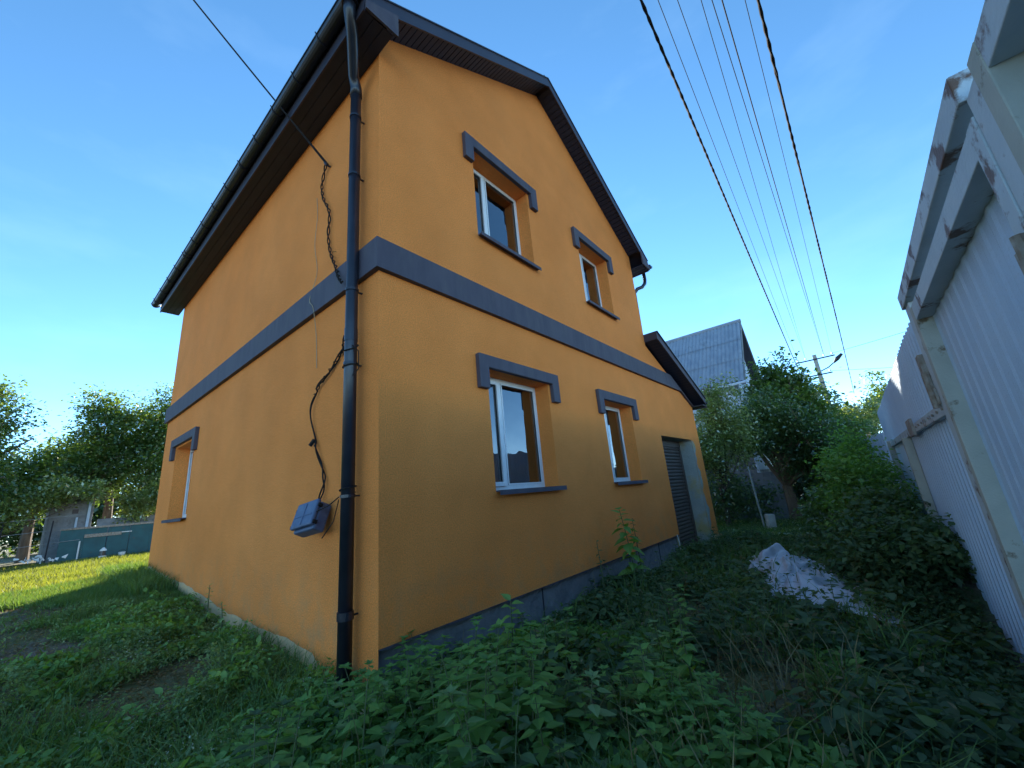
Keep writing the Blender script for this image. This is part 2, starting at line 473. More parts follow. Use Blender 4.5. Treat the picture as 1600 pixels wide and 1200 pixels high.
def blades(P, H, W, lean=0.35, seg=1):
    """grass blades: curved strips, seg=1 is a single triangle"""
    n = len(P)
    a = rng.uniform(0, 2 * PI, n)
    s = np.stack([np.cos(a), np.sin(a), np.zeros(n)], 1)
    b = rng.uniform(0, 2 * PI, n)
    ln = np.stack([np.cos(b), np.sin(b), np.zeros(n)], 1) * (H * lean * rng.uniform(0.2, 1.6, n))[:, None]
    H = H[:, None]; W = W[:, None]
    z = np.array([[0, 0, 1.0]])
    if seg == 1:
        V = np.stack([P - s * W, P + s * W, P + z * H + ln], 1).reshape(-1, 3)
        F = np.arange(3 * n).reshape(-1, 3)
        return V, F
    m_ = P + z * H * .6 + ln * .4
    V = np.stack([P - s * W, P + s * W, m_ + s * W * .75, m_ - s * W * .75, P + z * H * .95 + ln * 1.15], 1).reshape(-1, 3)
    i = np.arange(n)[:, None] * 5
    F = np.concatenate([i + np.array([[0, 1, 2]]), i + np.array([[0, 2, 3]]), i + np.array([[3, 2, 4]])], 1).reshape(-1, 3)
    return V, F

def merge(parts):
    V, F, n = [], [], 0
    for v, f in parts:
        V.append(v); F.append(f + n); n += len(v)
    return np.concatenate(V), np.concatenate(F)

def sm(t):
    t = np.clip(t, 0, 1)
    return t * t * (3 - 2 * t)

def gz(x, y):
    x = np.asarray(x, float); y = np.asarray(y, float)
    g = 0.50 * sm((y + 0.6) / 9.0) * sm((9.5 - x) / 3.0)
    g = g + 0.30 * sm((-2.55 - y) / 0.7) * sm((x - 3.7) / 1.6) * sm((y + 6) / 2)
    g = g - 0.24 * sm((-2.75 - y) / 0.6) * sm((4.4 - x) / 1.2) * sm((x + 1.2) / 1.2) * sm((y + 6) / 2)
    g = g + 0.035 * np.sin(x * 1.7 + y * 0.6) * np.sin(y * 1.3 - x * .4) * sm((30 - np.hypot(x, y)) / 10)
    g = g - 0.10 * sm((x - 7.5) / 2) * sm((3 - y) / 3)
    return g
def gzf(x, y): return float(gz(x, y))

# ================================================================== GROUND
def axis(a, b, step, far):
    mid = list(np.arange(a, b + 1e-6, step))
    lo, hi, k = [], [], step
    x = a
    while x > -far:
        k *= 1.5; x -= k; lo.append(x)
    x = b; k = step
    while x < far:
        k *= 1.5; x += k; hi.append(x)
    return np.array(lo[::-1] + mid + hi)
gx = axis(-6, 14, 0.12, 500); gy = axis(-5, 24, 0.14, 500)
X, Y = np.meshgrid(gx, gy, indexing='ij')
Z = gz(X, Y) + 0.018 * np.sin(X * 7.1 + np.sin(Y * 5) * 2) * np.sin(Y * 6.3 + X) * sm((24 - np.hypot(X, Y)) / 8)
# keep the terrain below the floors of the house
inside = (X > 0.25) & (X < 9.0) & (Y > 0.45) & (Y < 7.9)
Z = np.where(inside, np.minimum(Z, -0.05), Z)
V = np.stack([X, Y, Z], -1).reshape(-1, 3)
nx, ny = X.shape
ii = np.arange(nx * ny).reshape(nx, ny)
F = np.stack([ii[:-1, :-1], ii[1:, :-1], ii[1:, 1:], ii[:-1, 1:]], -1).reshape(-1, 4)
g = npmesh('ground', V, F, 'ground')
g.data.polygons.foreach_set('use_smooth', [True] * len(g.data.polygons))
tag(g, kind='structure')

# ================================================================== ORANGE HOUSE
WIN = [(1.40, 1.47, 2.60, 2.84), (4.15, 1.47, 5.25, 2.82), (1.42, 4.64, 2.62, 5.99), (4.12, 4.60, 5.24, 5.90)]
house = thing('house', 'orange stuccoed two storey house with dark brown trim and gabled roof', 'house')
EAVE_Z = 6.28
def roof_z(x): return 8.79 - 0.62 * abs(x - 3.34)
outer = [(0, 0.405), (6.58, 0.405), (6.58, 2.35), (8.60, 2.35), (8.60, -0.25), (9.24, -0.25), (9.24, 3.28),
         (6.65, 4.36), (6.65, 6.62), (3.34, 8.64), (0, 6.60)]
b = MB()
b.holes(outer, [[(x0, z0), (x1, z0), (x1, z1), (x0, z1)] for x0, z0, x1, z1 in WIN], lambda a, c: (a, 0, c))
T = 0.32
for x0, z0, x1, z1 in WIN:
    b.quad((x0, 0, z0), (x0, 0, z1), (x0, T, z1), (x0, T, z0))
    b.quad((x1, 0, z1), (x1, 0, z0), (x1, T, z0), (x1, T, z1))
    b.quad((x0, 0, z1), (x1, 0, z1), (x1, T, z1), (x0, T, z1))
    b.quad((x1, 0, z0), (x0, 0, z0), (x0, T, z0), (x1, T, z0))
# lower lip of the render above the plinth
n = 70
for i in range(n):
    a0, a1 = 6.58 * i / n, 6.58 * (i + 1) / n
    b.quad((a0, 0, 0.405), (a1, 0, 0.405), (a1, 0.07, 0.41), (a0, 0.07, 0.41))
b.build('front_wall', 'stucco', house)
# ragged lower lip hanging 0-2 cm below the clean edge
b = MB()
xs = np.linspace(0.005, 6.575, 150); zl = 0.405 - 0.012 * rng.random(150) - 0.008 * (1 + np.sin(xs * 9))
for i in range(149):
    b.quad((xs[i], 0.001, zl[i]), (xs[i + 1], 0.001, zl[i + 1]), (xs[i + 1], 0.001, 0.406), (xs[i], 0.001, 0.406))
    b.quad((xs[i], 0.001, zl[i]), (xs[i], 0.05, zl[i]), (xs[i + 1], 0.05, zl[i + 1]), (xs[i + 1], 0.001, zl[i + 1]))
b.build('render_edge', 'trim', house)
# left (long) wall with one window
LW = (5.74, 1.53, 7.05, 2.86)
b = MB()
b.holes([(0, -0.2), (8.12, -0.2), (8.12, EAVE_Z + 0.05), (0, EAVE_Z + 0.05)],
        [[(LW[0], LW[1]), (LW[2], LW[1]), (LW[2], LW[3]), (LW[0], LW[3])]], lambda a, c: (0, a, c))
y0, z0, y1, z1 = LW
b.quad((0, y0, z0), (0, y0, z1), (T, y0, z1), (T, y0, z0)); b.quad((0, y1, z1), (0, y1, z0), (T, y1, z0), (T, y1, z1))
b.quad((0, y0, z1), (0, y1, z1), (T, y1, z1), (T, y0, z1)); b.quad((0, y1, z0), (0, y0, z0), (T, y0, z0), (T, y1, z0))
b.build('side_wall', 'stucco', house)
# pale unpainted strip along its foot
b = MB(); ys = np.linspace(0.72, 8.10, 120)
zt = gz(np.zeros(120), ys) + 0.17 + 0.008 * np.sin(ys * 5) + 0.006 * np.sin(ys * 13) + 0.012 * rng.random(120)
zt[:6] -= np.linspace(0.14, 0, 6)
for i in range(119):
    b.quad((-0.012, ys[i], -0.2), (-0.012, ys[i + 1], -0.2), (-0.004, ys[i + 1], zt[i + 1]), (-0.004, ys[i], zt[i]))
b.build('base_strip', 'cream', house)
# other walls (unseen sides, closed shell)
b = MB()
b.quad((6.65, 0.0, 3.6), (6.65, 8.12, 3.6), (6.65, 8.12, 6.62), (6.65, 0.0, 6.62))
b.poly([(0, 8.12, -0.2), (9.24, 8.12, -0.2), (9.24, 8.12, 3.28), (6.65, 8.12, 4.36), (6.65, 8.12, 6.62), (3.34, 8.12, 8.64), (0, 8.12, 6.6)])
b.quad((9.24, 0, -0.25), (9.24, 8.12, -0.25), (9.24, 8.12, 3.28), (9.24, 0, 3.28))
b.build('back_wall', 'jamb', house)
b = MB()
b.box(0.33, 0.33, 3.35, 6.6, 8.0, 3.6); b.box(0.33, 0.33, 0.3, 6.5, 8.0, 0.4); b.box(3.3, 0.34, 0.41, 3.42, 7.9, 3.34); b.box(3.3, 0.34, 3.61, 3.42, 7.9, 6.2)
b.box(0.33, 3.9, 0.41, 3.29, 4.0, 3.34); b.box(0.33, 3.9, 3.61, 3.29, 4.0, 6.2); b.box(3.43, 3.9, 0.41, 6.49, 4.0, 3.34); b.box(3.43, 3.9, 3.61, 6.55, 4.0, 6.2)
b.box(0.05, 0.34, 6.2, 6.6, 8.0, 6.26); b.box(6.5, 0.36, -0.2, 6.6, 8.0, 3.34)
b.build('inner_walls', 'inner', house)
# plinth
b = MB(); b.box(0.03, 0.06, -0.3, 6.575, 0.30, 0.404); b.build('plinth', 'plinth', house)
for xx in (2.1, 4.4, 5.6):
    MB().box(xx, 0.052, -0.2, xx + 0.012, 0.0595, 0.40).build('plinth_joint', 'metal', house)
# storey band: mitred strips, proud of the wall
def bandpoly(pts, thick_vec): return MB().prism(pts, thick_vec)
b = MB()
P = 0.055
for (za, zb) in ((3.55, 3.87),):
    # gable run, end cut along the annex roof
    b.prism([(-P, -P, za), (8.42, -P, za), (9.20, -P, 3.235), (9.20, -P, 3.25), (7.80, -P, zb), (-P, -P, zb)], (0, P + 0.002, 0))
    b.box(-P, 0.003, za, 0.002, 8.12 + P, zb)
b.build('storey_band', 'trim', house)

def hood(x0, x1, zt, parent, side=False):
    """lintel trim: a bar with a short leg at each end"""
    a, c, h, lg, wd, th = x0 - 0.18, x1 + 0.20, 0.15, 0.40, 0.155, 0.06
    if not side:
        pts = [(a, -th, zt), (a, -th, zt - lg), (a + wd, -th, zt - lg), (a + wd, -th, zt - h), (c - wd, -th, zt - h), (c - wd, -th, zt - lg), (c, -th, zt - lg), (c, -th, zt)]
        vec = (0, th + 0.001, 0)
    else:
        pts = [(-th, a, zt), (-th, a, zt - lg), (-th, a + wd, zt - lg), (-th, a + wd, zt - h), (-th, c - wd, zt - h), (-th, c - wd, zt - lg), (-th, c, zt - lg), (-th, c, zt)]
        vec = (th + 0.001, 0, 0)
    return MB().prism(pts, vec).build('lintel_trim', 'trim', parent, bevel=0.008)

for x0, z0, x1, z1 in WIN:
    hood(x0, x1, z1 + 0.145, house)
hood(LW[0], LW[2], LW[3] + 0.18, house, True)

def window(x0, z0, x1, z1, split=0.5, side=False):
    """white two-light frame set deep in the reveal; local frame: a along wall, d depth"""
    D = 0.22
    def bx(mb, a0, d0, c0, a1, d1, c1):
        if side: mb.box(d0, a0, c0, d1, a1, c1)
        else: mb.box(a0, d0, c0, a1, d1, c1)
    f = MB(); t = 0.055
    bx(f, x0, D, z0, x0 + t, D + .07, z1); bx(f, x1 - t, D, z0, x1, D + .07, z1)
    bx(f, x0 + t, D, z0, x1 - t, D + .07, z0 + t + .01); bx(f, x0 + t, D, z1 - t, x1 - t, D + .07, z1)
    xm = x0 + (x1 - x0) * split
    bx(f, xm - .03, D + .001, z0 + t + .01, xm + .03, D + .069, z1 - t)
    fr = f.build('window', 'pvc', house, bevel=0.004)
    # opening sash on the left light
    s = MB(); q = .05; a0, a1, c0, c1 = x0 + t - .012, xm - .018, z0 + t - .002, z1 - t + .012
    bx(s, a0, D - .022, c0, a0 + q, D - .001, c1); bx(s, a1 - q, D - .022, c0, a1, D - .001, c1)
    bx(s, a0 + q, D - .022, c0, a1 - q, D - .001, c0 + q); bx(s, a0 + q, D - .022, c1 - q, a1 - q, D - .001, c1)
    s.build('sash', 'pvc', fr, bevel=0.003)
    bd = MB(); a2, a3 = xm + .03, x1 - t; e = .016
    bx(bd, a2, D - .008, z0 + t + .01, a2 + e, D - .0005, z1 - t); bx(bd, a3 - e, D - .008, z0 + t + .01, a3, D - .0005, z1 - t)
    bx(bd, a2 + e, D - .008, z0 + t + .01, a3 - e, D - .0005, z0 + t + .01 + e); bx(bd, a2 + e, D - .008, z1 - t - e, a3 - e, D - .0005, z1 - t)
    bd.build('glazing_bead', 'pvc', fr)
    for (p0, p1) in ((a0 + q - .003, a1 - q + .003), (a2 + .002, a3 - .002)):
        mb = MB()
        if side: mb.quad((D + .012, p0, z0 + t), (D + .012, p1, z0 + t), (D + .012, p1, z1 - t), (D + .012, p0, z1 - t))
        else: mb.quad((p0, D + .012, z0 + t), (p1, D + .012, z0 + t), (p1, D + .012, z1 - t), (p0, D + .012, z1 - t))
        mb.build('pane', 'glass', fr)
    # dark sill flashing with a front drip and upturned ends
    s = MB(); a0, a1 = x0 + 0.001, x1 + 0.055
    if side:
        s.box(-0.075, x0 - .02, z0 - .012, D - .001, x1 - .001, z0 + .006); s.box(-0.079, x0 - .02, z0 - .045, -0.071, x1, z0 + .004)
    else:
        s.box(a0, -0.075, z0 - .012, x1 - .001, D - .001, z0 + .006)
        s.box(a0 - .02, -0.079, z0 - .045, a1, -0.071, z0 + .004); s.box(x1 - .0005, -0.072, z0 - .012, a1, -0.001, z0 + .006)
    s.build('sill', 'trim', fr)
    return fr
window(*WIN[0], 0.36); window(*WIN[1], 0.42); window(*WIN[2], 0.36); window(*WIN[3], 0.42)
window(*LW, 0.5, True)

# ---- garage roller shutter
door = MB().box(6.661, 0.30, 2.20, 8.519, 0.42, 2.349).build('garage_door', 'shutter', house)
for (a, c) in ((6.60, 6.66), (8.52, 8.598)):
    MB().box(a, 0.30, -0.05, c, 0.42, 2.349).build('guide_rail', 'shutter', door)
sl_ = MB(); hgt = 0.077
prof = [(0.0, 0.0), (-0.018, 0.012), (-0.024, 0.036), (-0.018, 0.062), (0.0, 0.074)]
for i in range(len(prof) - 1):
    sl_.quad((6.665, .345 + prof[i][0], prof[i][1]), (8.515, .345 + prof[i][0], prof[i][1]), (8.515, .345 + prof[i + 1][0], prof[i + 1][1]), (6.665, .345 + prof[i + 1][0], prof[i + 1][1]))
sl_.quad((6.665, .35, -.004), (8.515, .35, -.004), (8.515, .35, .0), (6.665, .35, .0))
slat = sl_.build('slat', 'shutter', door)
slat.location = (0, 0, -0.02)
for i in range(1, 29):
    linkdup(slat, door, (0, 0, -0.02 + i * hgt))
b = MB()
b.box(8.601, 0.003, -0.25, 8.66, 0.44, 2.36)   # right jamb, bare concrete
pts = []
b.build('door_jamb', 'jamb', house)
b = MB()   # crumbling concrete edge on the pier's front
xs_ = [8.60 + 0.10 + 0.07 * math.sin(i * 0.9) + 0.05 * math.sin(i * 2.3) + 0.16 * (1 - i / 24) for i in range(25)]
for i in range(24):
    za, zb = -0.25 + i * 2.58 / 24, -0.25 + (i + 1) * 2.58 / 24
    b.quad((8.602, -0.004, za), (xs_[i], -0.004, za), (xs_[i + 1], -0.004, zb), (8.602, -0.004, zb))
b.build('bare_render_patch', 'jamb', house)
b = MB(); b.box(6.581, 0.001, 2.351, 8.60, 0.44, 2.37); b.box(6.57, 0.01, 0.0, 6.579, 0.44, 2.35)
b.build('door_lintel', 'jamb', house)
b = MB(); b.box(6.2, 0.45, -0.3, 9.2, 8.0, -0.1); b.build('garage_floor', 'inner', house)
b = MB(); b.box(8.85, -0.05, -0.2, 9.34, 0.2, 0.10); b.build('pier_foot', 'cream', house, bevel=0.01)

# ---- main roof
YF, YB = -0.27, 8.62
XL, XR = -0.34, 7.02
roof = MB()
for (xa, xb) in ((XL, 3.34), (3.34, XR)):
    za, zb = roof_z(xa), roof_z(xb)
    roof.hexa([(xa, YF, za - .06), (xb, YF, zb - .06), (xb, YB, zb - .06), (xa, YB, za - .06), (xa, YF, za), (xb, YF, zb), (xb, YB, zb), (xa, YB, za)])
ro = roof.build('roof', 'metal', house)
# standing ribs on the sheets
rb = MB(); rb.hexa([(XL, 0, roof_z(XL) + .001), (3.30, 0, roof_z(3.3) + .001), (3.30, .03, roof_z(3.3) + .001), (XL, .03, roof_z(XL) + .001),
                    (XL, 0, roof_z(XL) + .03), (3.30, 0, roof_z(3.3) + .03), (3.30, .03, roof_z(3.3) + .03), (XL, .03, roof_z(XL) + .03)])
rib = rb.build('seam', 'metal', ro); rib.location = (0, 0.0, 0)
for i in range(1, 17): linkdup(rib, ro, (0, i * 0.51, 0))
MB().box(3.24, YF - .01, 8.77, 3.44, YB, 8.83).build('ridge_cap', 'metal', ro, bevel=0.01)
# rake trim, front: an L-flashing with a top lip
for (xa, xb) in ((XL, 3.34), (3.34, XR)):
    za, zb = roof_z(xa), roof_z(xb)
    mb = MB().prism([(xa, YF - .022, za + .015), (xb, YF - .022, zb + .015), (xb, YF - .022, zb - .175), (xa, YF - .022, za - .175)], (0, .02, 0))
    mb.prism([(xa, YF - .036, za + .03), (xb, YF - .036, zb + .03), (xb, YF - .036, zb + .012), (xa, YF - .036, za + .012)], (0, .08, 0))
    mb.build('rake_trim', 'metal', ro)
    mb = MB().prism([(xa, YB + .001, za + .015), (xb, YB + .001, zb + .015), (xb, YB + .001, zb - .175), (xa, YB + .001, za - .175)], (0, .02, 0))
    mb.build('rake_trim', 'metal', ro)
# rake soffit boards (ribbed), each board a piece
sb = MB(); Wb = 0.098
sb.quad((0, YF, 0), (Wb * .86, YF, 0), (Wb * .86, -0.0005, 0), (0, -0.0005, 0))
sb.quad((Wb * .86, YF, 0), (Wb * .86, -0.0005, 0), (Wb * .86, -0.0005, .012), (Wb * .86, YF, .012))
sb.quad((Wb * .86, YF, .012), (Wb, YF, .012), (Wb, -0.0005, .012), (Wb * .86, -0.0005, .012))
sb.quad((0, YF, 0), (0, -0.0005, 0), (0, -0.0005, .012), (0, YF, .012))
board = sb.build('soffit_board', 'soffit', ro)
ang = math.atan(0.62); ca = math.cos(ang)
nb = int((3.34 - 0.02) / (Wb * ca))
first = True
for i in range(nb):
    x = 0.02 + i * Wb * ca
    z = roof_z(x) - 0.155
    if first: board.location = (x, 0, z); board.rotation_euler = (0, -ang, 0); first = False
    else: linkdup(board, ro, (x, 0, z), (0, -ang, 0))
nb = int((6.66 - 3.36) / (Wb * ca))
for i in range(nb):
    x = 3.36 + i * Wb * ca
    linkdup(board, ro, (x, 0, roof_z(x) - 0.155), (0, ang, 0))
# eave boxes with fascia and long soffit
for sgn, xo, xw in ((1, XL, 0.0), (-1, XR, 6.65)):
    zt = roof_z(xo) - .02
    mb = MB()
    xi, xe = (xo, xw) if sgn > 0 else (xw, xo)
    for k in range(3):
        a = xi + (xe - xi) * k / 3
        c = xi + (xe - xi) * (k + 1) / 3
        mb.box(a, YF, EAVE_Z, c - .012, YB, EAVE_Z + .012)
        mb.box(c - .012, YF, EAVE_Z + .006, c, YB, EAVE_Z + .014)
    mb.build('eave_soffit', 'soffit', ro)
    fx0, fx1 = (xo - .012, xo + .008) if sgn > 0 else (xo - .008, xo + .012)
    MB().box(fx0, YF - .01, EAVE_Z - .02, fx1, YB, zt).build('fascia', 'metal', ro)
    # closing plate of the box end
    q = xw + 0.04 * sgn
    MB().prism([(xo, YF - .045, EAVE_Z - .012), (q, YF - .045, EAVE_Z - .012), (q, YF - .045, roof_z(q) - .16), (xo, YF - .045, roof_z(xo) - .13)] if sgn > 0 else
               [(q, YF - .045, EAVE_Z - .012), (xo, YF - .045, EAVE_Z - .012), (xo, YF - .045, roof_z(xo) - .13), (q, YF - .045, roof_z(q) - .16)], (0, .022, 0)).build('box_end_plate', 'trim', ro)
# gutter: half round, open on top, beaded lip
def gutter(xc, zc, ya, yb, r, parent, lipside):
    mb = MB(); k = 10
    prv = None
    for ring in (r, r - .004):
        for yy in (ya, yb):
            pass
    def pt(i, y, rr): t = PI + PI * i / k; return (xc + rr * math.cos(t), y, zc + rr * math.sin(t))
    for i in range(k):
        mb.quad(pt(i, ya, r), pt(i + 1, ya, r), pt(i + 1, yb, r), pt(i, yb, r))
        mb.quad(pt(i, yb, r - .004), pt(i + 1, yb, r - .004), pt(i + 1, ya, r - .004), pt(i, ya, r - .004))
    for yy in (ya, yb):
        mb.poly([pt(i, yy, r) for i in range(k + 1)])
    mb.tube([(xc - r * lipside, ya, zc + .002), (xc - r * lipside, yb, zc + .002)], .010, 6)
    return mb.build('gutter', 'gutter', parent, smooth=False)
GX, GZ, GR = -0.424, 6.50, 0.075
gt = gutter(GX, GZ, -0.33, 8.80, GR, house, 1)
kb = MB(); r = GR + .006
kb.tube([(GX - (r + .012), 0, GZ + .02)] + [(GX + r * math.cos(PI + PI * i / 10), 0, GZ + r * math.sin(PI + PI * i / 10)) for i in range(11)] + [(GX + r, 0, GZ + .05)], .0075, 5)
br_ = kb.build('gutter_bracket', 'gutter', gt)
ysb = [-0.18 + 0.62 * i for i in range(15)]
br_.location = (0, ysb[0], 0)
for yv in ysb[1:]: linkdup(br_, gt, (0, yv, 0))
jb = MB(); r = GR + .004
jb.tube([(GX + r * math.cos(PI + PI * i / 10), 0, GZ + r * math.sin(PI + PI * i / 10)) for i in range(11)], .012, 5)
jo = jb.build('gutter_joint', 'gutter', gt); jo.location = (0, 2.9, 0)
linkdup(jo, gt, (0, 5.9, 0)); linkdup(jo, gt, (0, 8.75, 0)); linkdup(jo, gt, (0, -.1, 0))
gt2 = gutter(7.10, 6.42, -0.33, 8.70, GR, house, -1)
# downpipe
PXc, PYc, PR = -0.105, 0.29, 0.055
dp = MB(); dp.tube([(PXc, PYc, 0.12), (PXc, PYc, 5.86)], PR, 18)
dpo = dp.build('downpipe', 'gutter', house, smooth=True)
dpo['label'] = 'dark brown downpipe beside the house corner'
mb = MB(); mb.tube([(PXc, PYc, 5.82), (PXc, PYc, 5.93), (PXc - .06, PYc - .05, 6.02), (-.33, -0.02, 6.20), (GX + .01, -.12, 6.33), (GX, -.14, 6.46)], [.064, .060, .056, .056, .060, .066], 18)
mb.build('swan_neck', 'gutter', dpo, smooth=True)
mb = MB(); mb.tube([(GX, -.14, 6.40), (GX, -.14, 6.45)], .082, 16); mb.build('outlet', 'gutter', dpo)
mb = MB(); mb.tube([(PXc, PYc, -.012), (PXc, PYc, .012)], PR + .007, 18); mb.box(PXc + PR, PYc - .008, -.006, 0.0, PYc + .008, .006)
cl = mb.build('pipe_clamp', 'gutter', dpo)
cl.location = (0, 0, 0.62)
for z in (1.52, 2.68, 3.42, 4.75, 5.52): linkdup(cl, dpo, (0, 0, z))
mb = MB(); mb.tube([(PXc, PYc, 2.9), (PXc, PYc, 3.02)], PR + .004, 18); mb.build('pipe_sleeve', 'gutter', dpo, smooth=False)
mb = MB(); mb.tube([(PXc, PYc, 0.60), (PXc, PYc, 0.66)], PR + .008, 18); mb.build('pipe_sleeve', 'gutter', dpo)
# loose wire ties round the pipe
for zz, tl in ((2.63, .03), (2.80, .12), (1.55, .0)):
    mb = MB(); pts = []
    for i in range(15):
        t = 2 * PI * i / 13
        pts.append((PXc + (PR + .010) * math.cos(t), PYc + (PR + .010) * math.sin(t), zz + tl * .3 * math.sin(t + 1) + .004 * i))
    mb.tube(pts, .006, 5)
    mb.build('wire_tie', 'rubber', dpo)
mb = MB()
mb.tube([(PXc - .02, PYc - .06, 2.84), (PXc + .02, PYc - .10, 2.78), (PXc + .03, PYc - .09, 2.62), (PXc - .01, PYc - .07, 2.55)], .005, 5)
mb.build('wire_tie', 'rubber', dpo)
# right-hand downpipe elbow
mb = MB()
mb.tube([(7.10, -0.12, 6.36), (7.10, -0.12, 6.12), (7.04, -0.12, 6.0), (6.88, -0.10, 5.86), (6.76, -0.02, 5.80), (6.74, 0.06, 5.70), (6.74, .08, 4.45)], .042, 10)
mb.build('downpipe', 'gutter', house, smooth=True)

# ---- annex roof
ax0, az0, ax1, az1 = 6.652, 4.585, 9.50, 3.42
sl2 = (az1 - az0) / (ax1 - ax0)
ra = MB(); ra.hexa([(ax0, YF, az0 - .05), (ax1, YF, az1 - .05), (ax1, 8.4, az1 - .05), (ax0, 8.4, az0 - .05), (ax0, YF, az0), (ax1, YF, az1), (ax1, 8.4, az1), (ax0, 8.4, az0)])
ar = ra.build('annex_roof', 'metal', house)
xlo = ax0 - .0
MB().prism([(xlo, YF - .022, az0 + .02), (ax1 + .02, YF - .022, az1 + .012), (ax1 + .02, YF - .022, az1 - .13), (xlo, YF - .022, az0 - .15)], (0, .02, 0)).build('rake_trim', 'trim', ar)
MB().prism([(xlo, YF - .05, az0 + .035), (ax1 + .02, YF - .05, az1 + .03), (ax1 + .02, YF - .05, az1 + .012), (xlo, YF - .05, az0 + .017)], (0, .09, 0)).build('rake_cap', 'metal', ar)
asb = MB()
for i in range(29):
    x = ax0 + .001 + i * .0985; z = az0 + sl2 * (x - ax0) - .15; x2 = x + .085; z2 = z + sl2 * .085
    asb.quad((x, YF, z), (x2, YF, z2), (x2, -.0005, z2), (x, -.0005, z)); asb.quad((x2, YF, z2 + .01), (x + .0985, YF, z2 + .01 + sl2 * .0135), (x + .0985, -.0005, z2 + .01 + sl2 * .0135), (x2, -.0005, z2 + .01))
asb.build('annex_soffit', 'soffit', ar)
MB().box(xlo - .02, YF - .023, az0 - .15, xlo - .001, -.001, az0 + .03).build('rake_end', 'metal', ar)
mb = MB(); mb.box(9.24, YF - .01, 3.24, 9.50, 8.3, 3.262); mb.box(9.50, YF - .02, 3.2, 9.52, 8.3, 3.42); mb.build('annex_eave', 'metal', ar)
gutter(9.60, 3.36, -0.30, 8.3, .06, ar, -1)
print('house done')

# ================================================================== SERVICE CABLE, BOX
def cat(p, q, sag, n=24):
    p, q = Vector(p), Vector(q)
    return [p.lerp(q, i / (n - 1)) + Vector((0, 0, -4 * sag * (i / (n - 1)) * (1 - i / (n - 1)))) for i in range(n)]

def smooth_path(pts, n=60):
    pts = [Vector(p) for p in pts]; out = []
    k = len(pts) - 1
    for i in range(n):
        t = i / (n - 1) * k; j = min(int(t), k - 1); f = t - j
        p0, p1, p2, p3 = pts[max(j - 1, 0)], pts[j], pts[j + 1], pts[min(j + 2, k)]
        out.append(0.5 * ((2 * p1) + (p2 - p0) * f + (2 * p0 - 5 * p1 + 4 * p2 - p3) * f * f + (3 * p1 - p0 - 3 * p2 + p3) * f ** 3))
    return out

def twist(path, off, r, turns, mb, ph=0, seg=5):
    pts = []
    for i, p in enumerate(path):
        d = (path[min(i + 1, len(path) - 1)] - path[max(i - 1, 0)]).normalized()
        a = d.orthogonal().normalized(); c = d.cross(a)
        t = ph + 2 * PI * turns * i / len(path)
        pts.append(p + (a * math.cos(t) + c * math.sin(t)) * off)
    mb.tube(pts, r, seg)

sc_ = thing('service_cable', 'black service drop cable from the sky past the gutter and down the side wall', 'cable')
d0 = Vector((-0.035, 1.10, 5.52)); d1 = Vector((-0.53, 1.63, 6.62)); far = d1 + (Vector((-1.40, 2.10, 8.0)) - d1) * 7.0
mb = MB(); pth = cat(d1, far, .15, 20)
mb.tube([d0] + pth, .011, 5); mb.tube([d0 + Vector((0, -.02, .0))] + [p + Vector((0.012, 0.012, 0.004)) for p in pth], .006, 4)
mb.build('span', 'rubber', sc_)
mb = MB(); mb.tube([(0.0, 1.06, 5.47), (-.05, 1.07, 5.47), (-.06, 1.09, 5.52)], .012, 6); mb.tube([(-.05, 1.03, 5.45), (-.04, 1.13, 5.55)], .016, 6)
mb.build('hook', 'gutter', sc_)
mb = MB()
path = smooth_path([(-.04, 1.10, 5.50), (-.03, 1.20, 5.26), (-.03, 1.14, 5.03), (-.03, .98, 4.75), (-.03, .98, 4.42), (-.03, .90, 4.15), (-.05, .75, 3.93), (-.09, .60, 3.72), (-.10, .50, 3.60)], 110)
twist(path, .012, .008, 9, mb); twist(path, .012, .007, 9, mb, PI)
path = smooth_path([(-.04, .53, 3.05), (-.03, .60, 2.92), (-.03, .83, 2.78), (-.03, 1.10, 2.64), (-.03, 1.20, 2.42), (-.03, 1.11, 2.12), (-.03, 1.04, 2.02), (-.03, .92, 1.80), (-.03, .86, 1.66), (-.05, .92, 1.52)], 110)
twist(path, .010, .0075, 5, mb); twist(path, .014, .0075, 4, mb, PI); twist(path[:40], .016, .006, 9, mb, 2)
mb.build('wall_run', 'rubber', sc_)
# nail ends and stubs
mb = MB()
mb.tube([(-.03, .88, 4.1), (-.06, .80, 4.12), (-.06, .72, 4.08)], .003, 4); mb.build('stub', 'rubber', sc_); mb = MB(); mb.tube([(-.03, 1.10, 2.12), (-.06, 1.13, 2.06)], .02, 5)
mb.build('cable_clip', 'rubber', sc_)
wl = smooth_path([(-.01, 1.37, 5.20), (-.01, 1.33, 4.9), (-.02, 1.34, 4.5), (-.01, 1.27, 4.1), (-.06, 1.31, 3.75), (-.065, 1.2, 3.6), (-.01, 1.22, 3.3), (-.01, 1.17, 2.9)], 50)
mb = MB(); mb.tube(wl, .0035, 4)
tag(mb.build('loose_wire', 'oldwire'), 'thin pale frayed wire hanging down the orange side wall', 'wire')

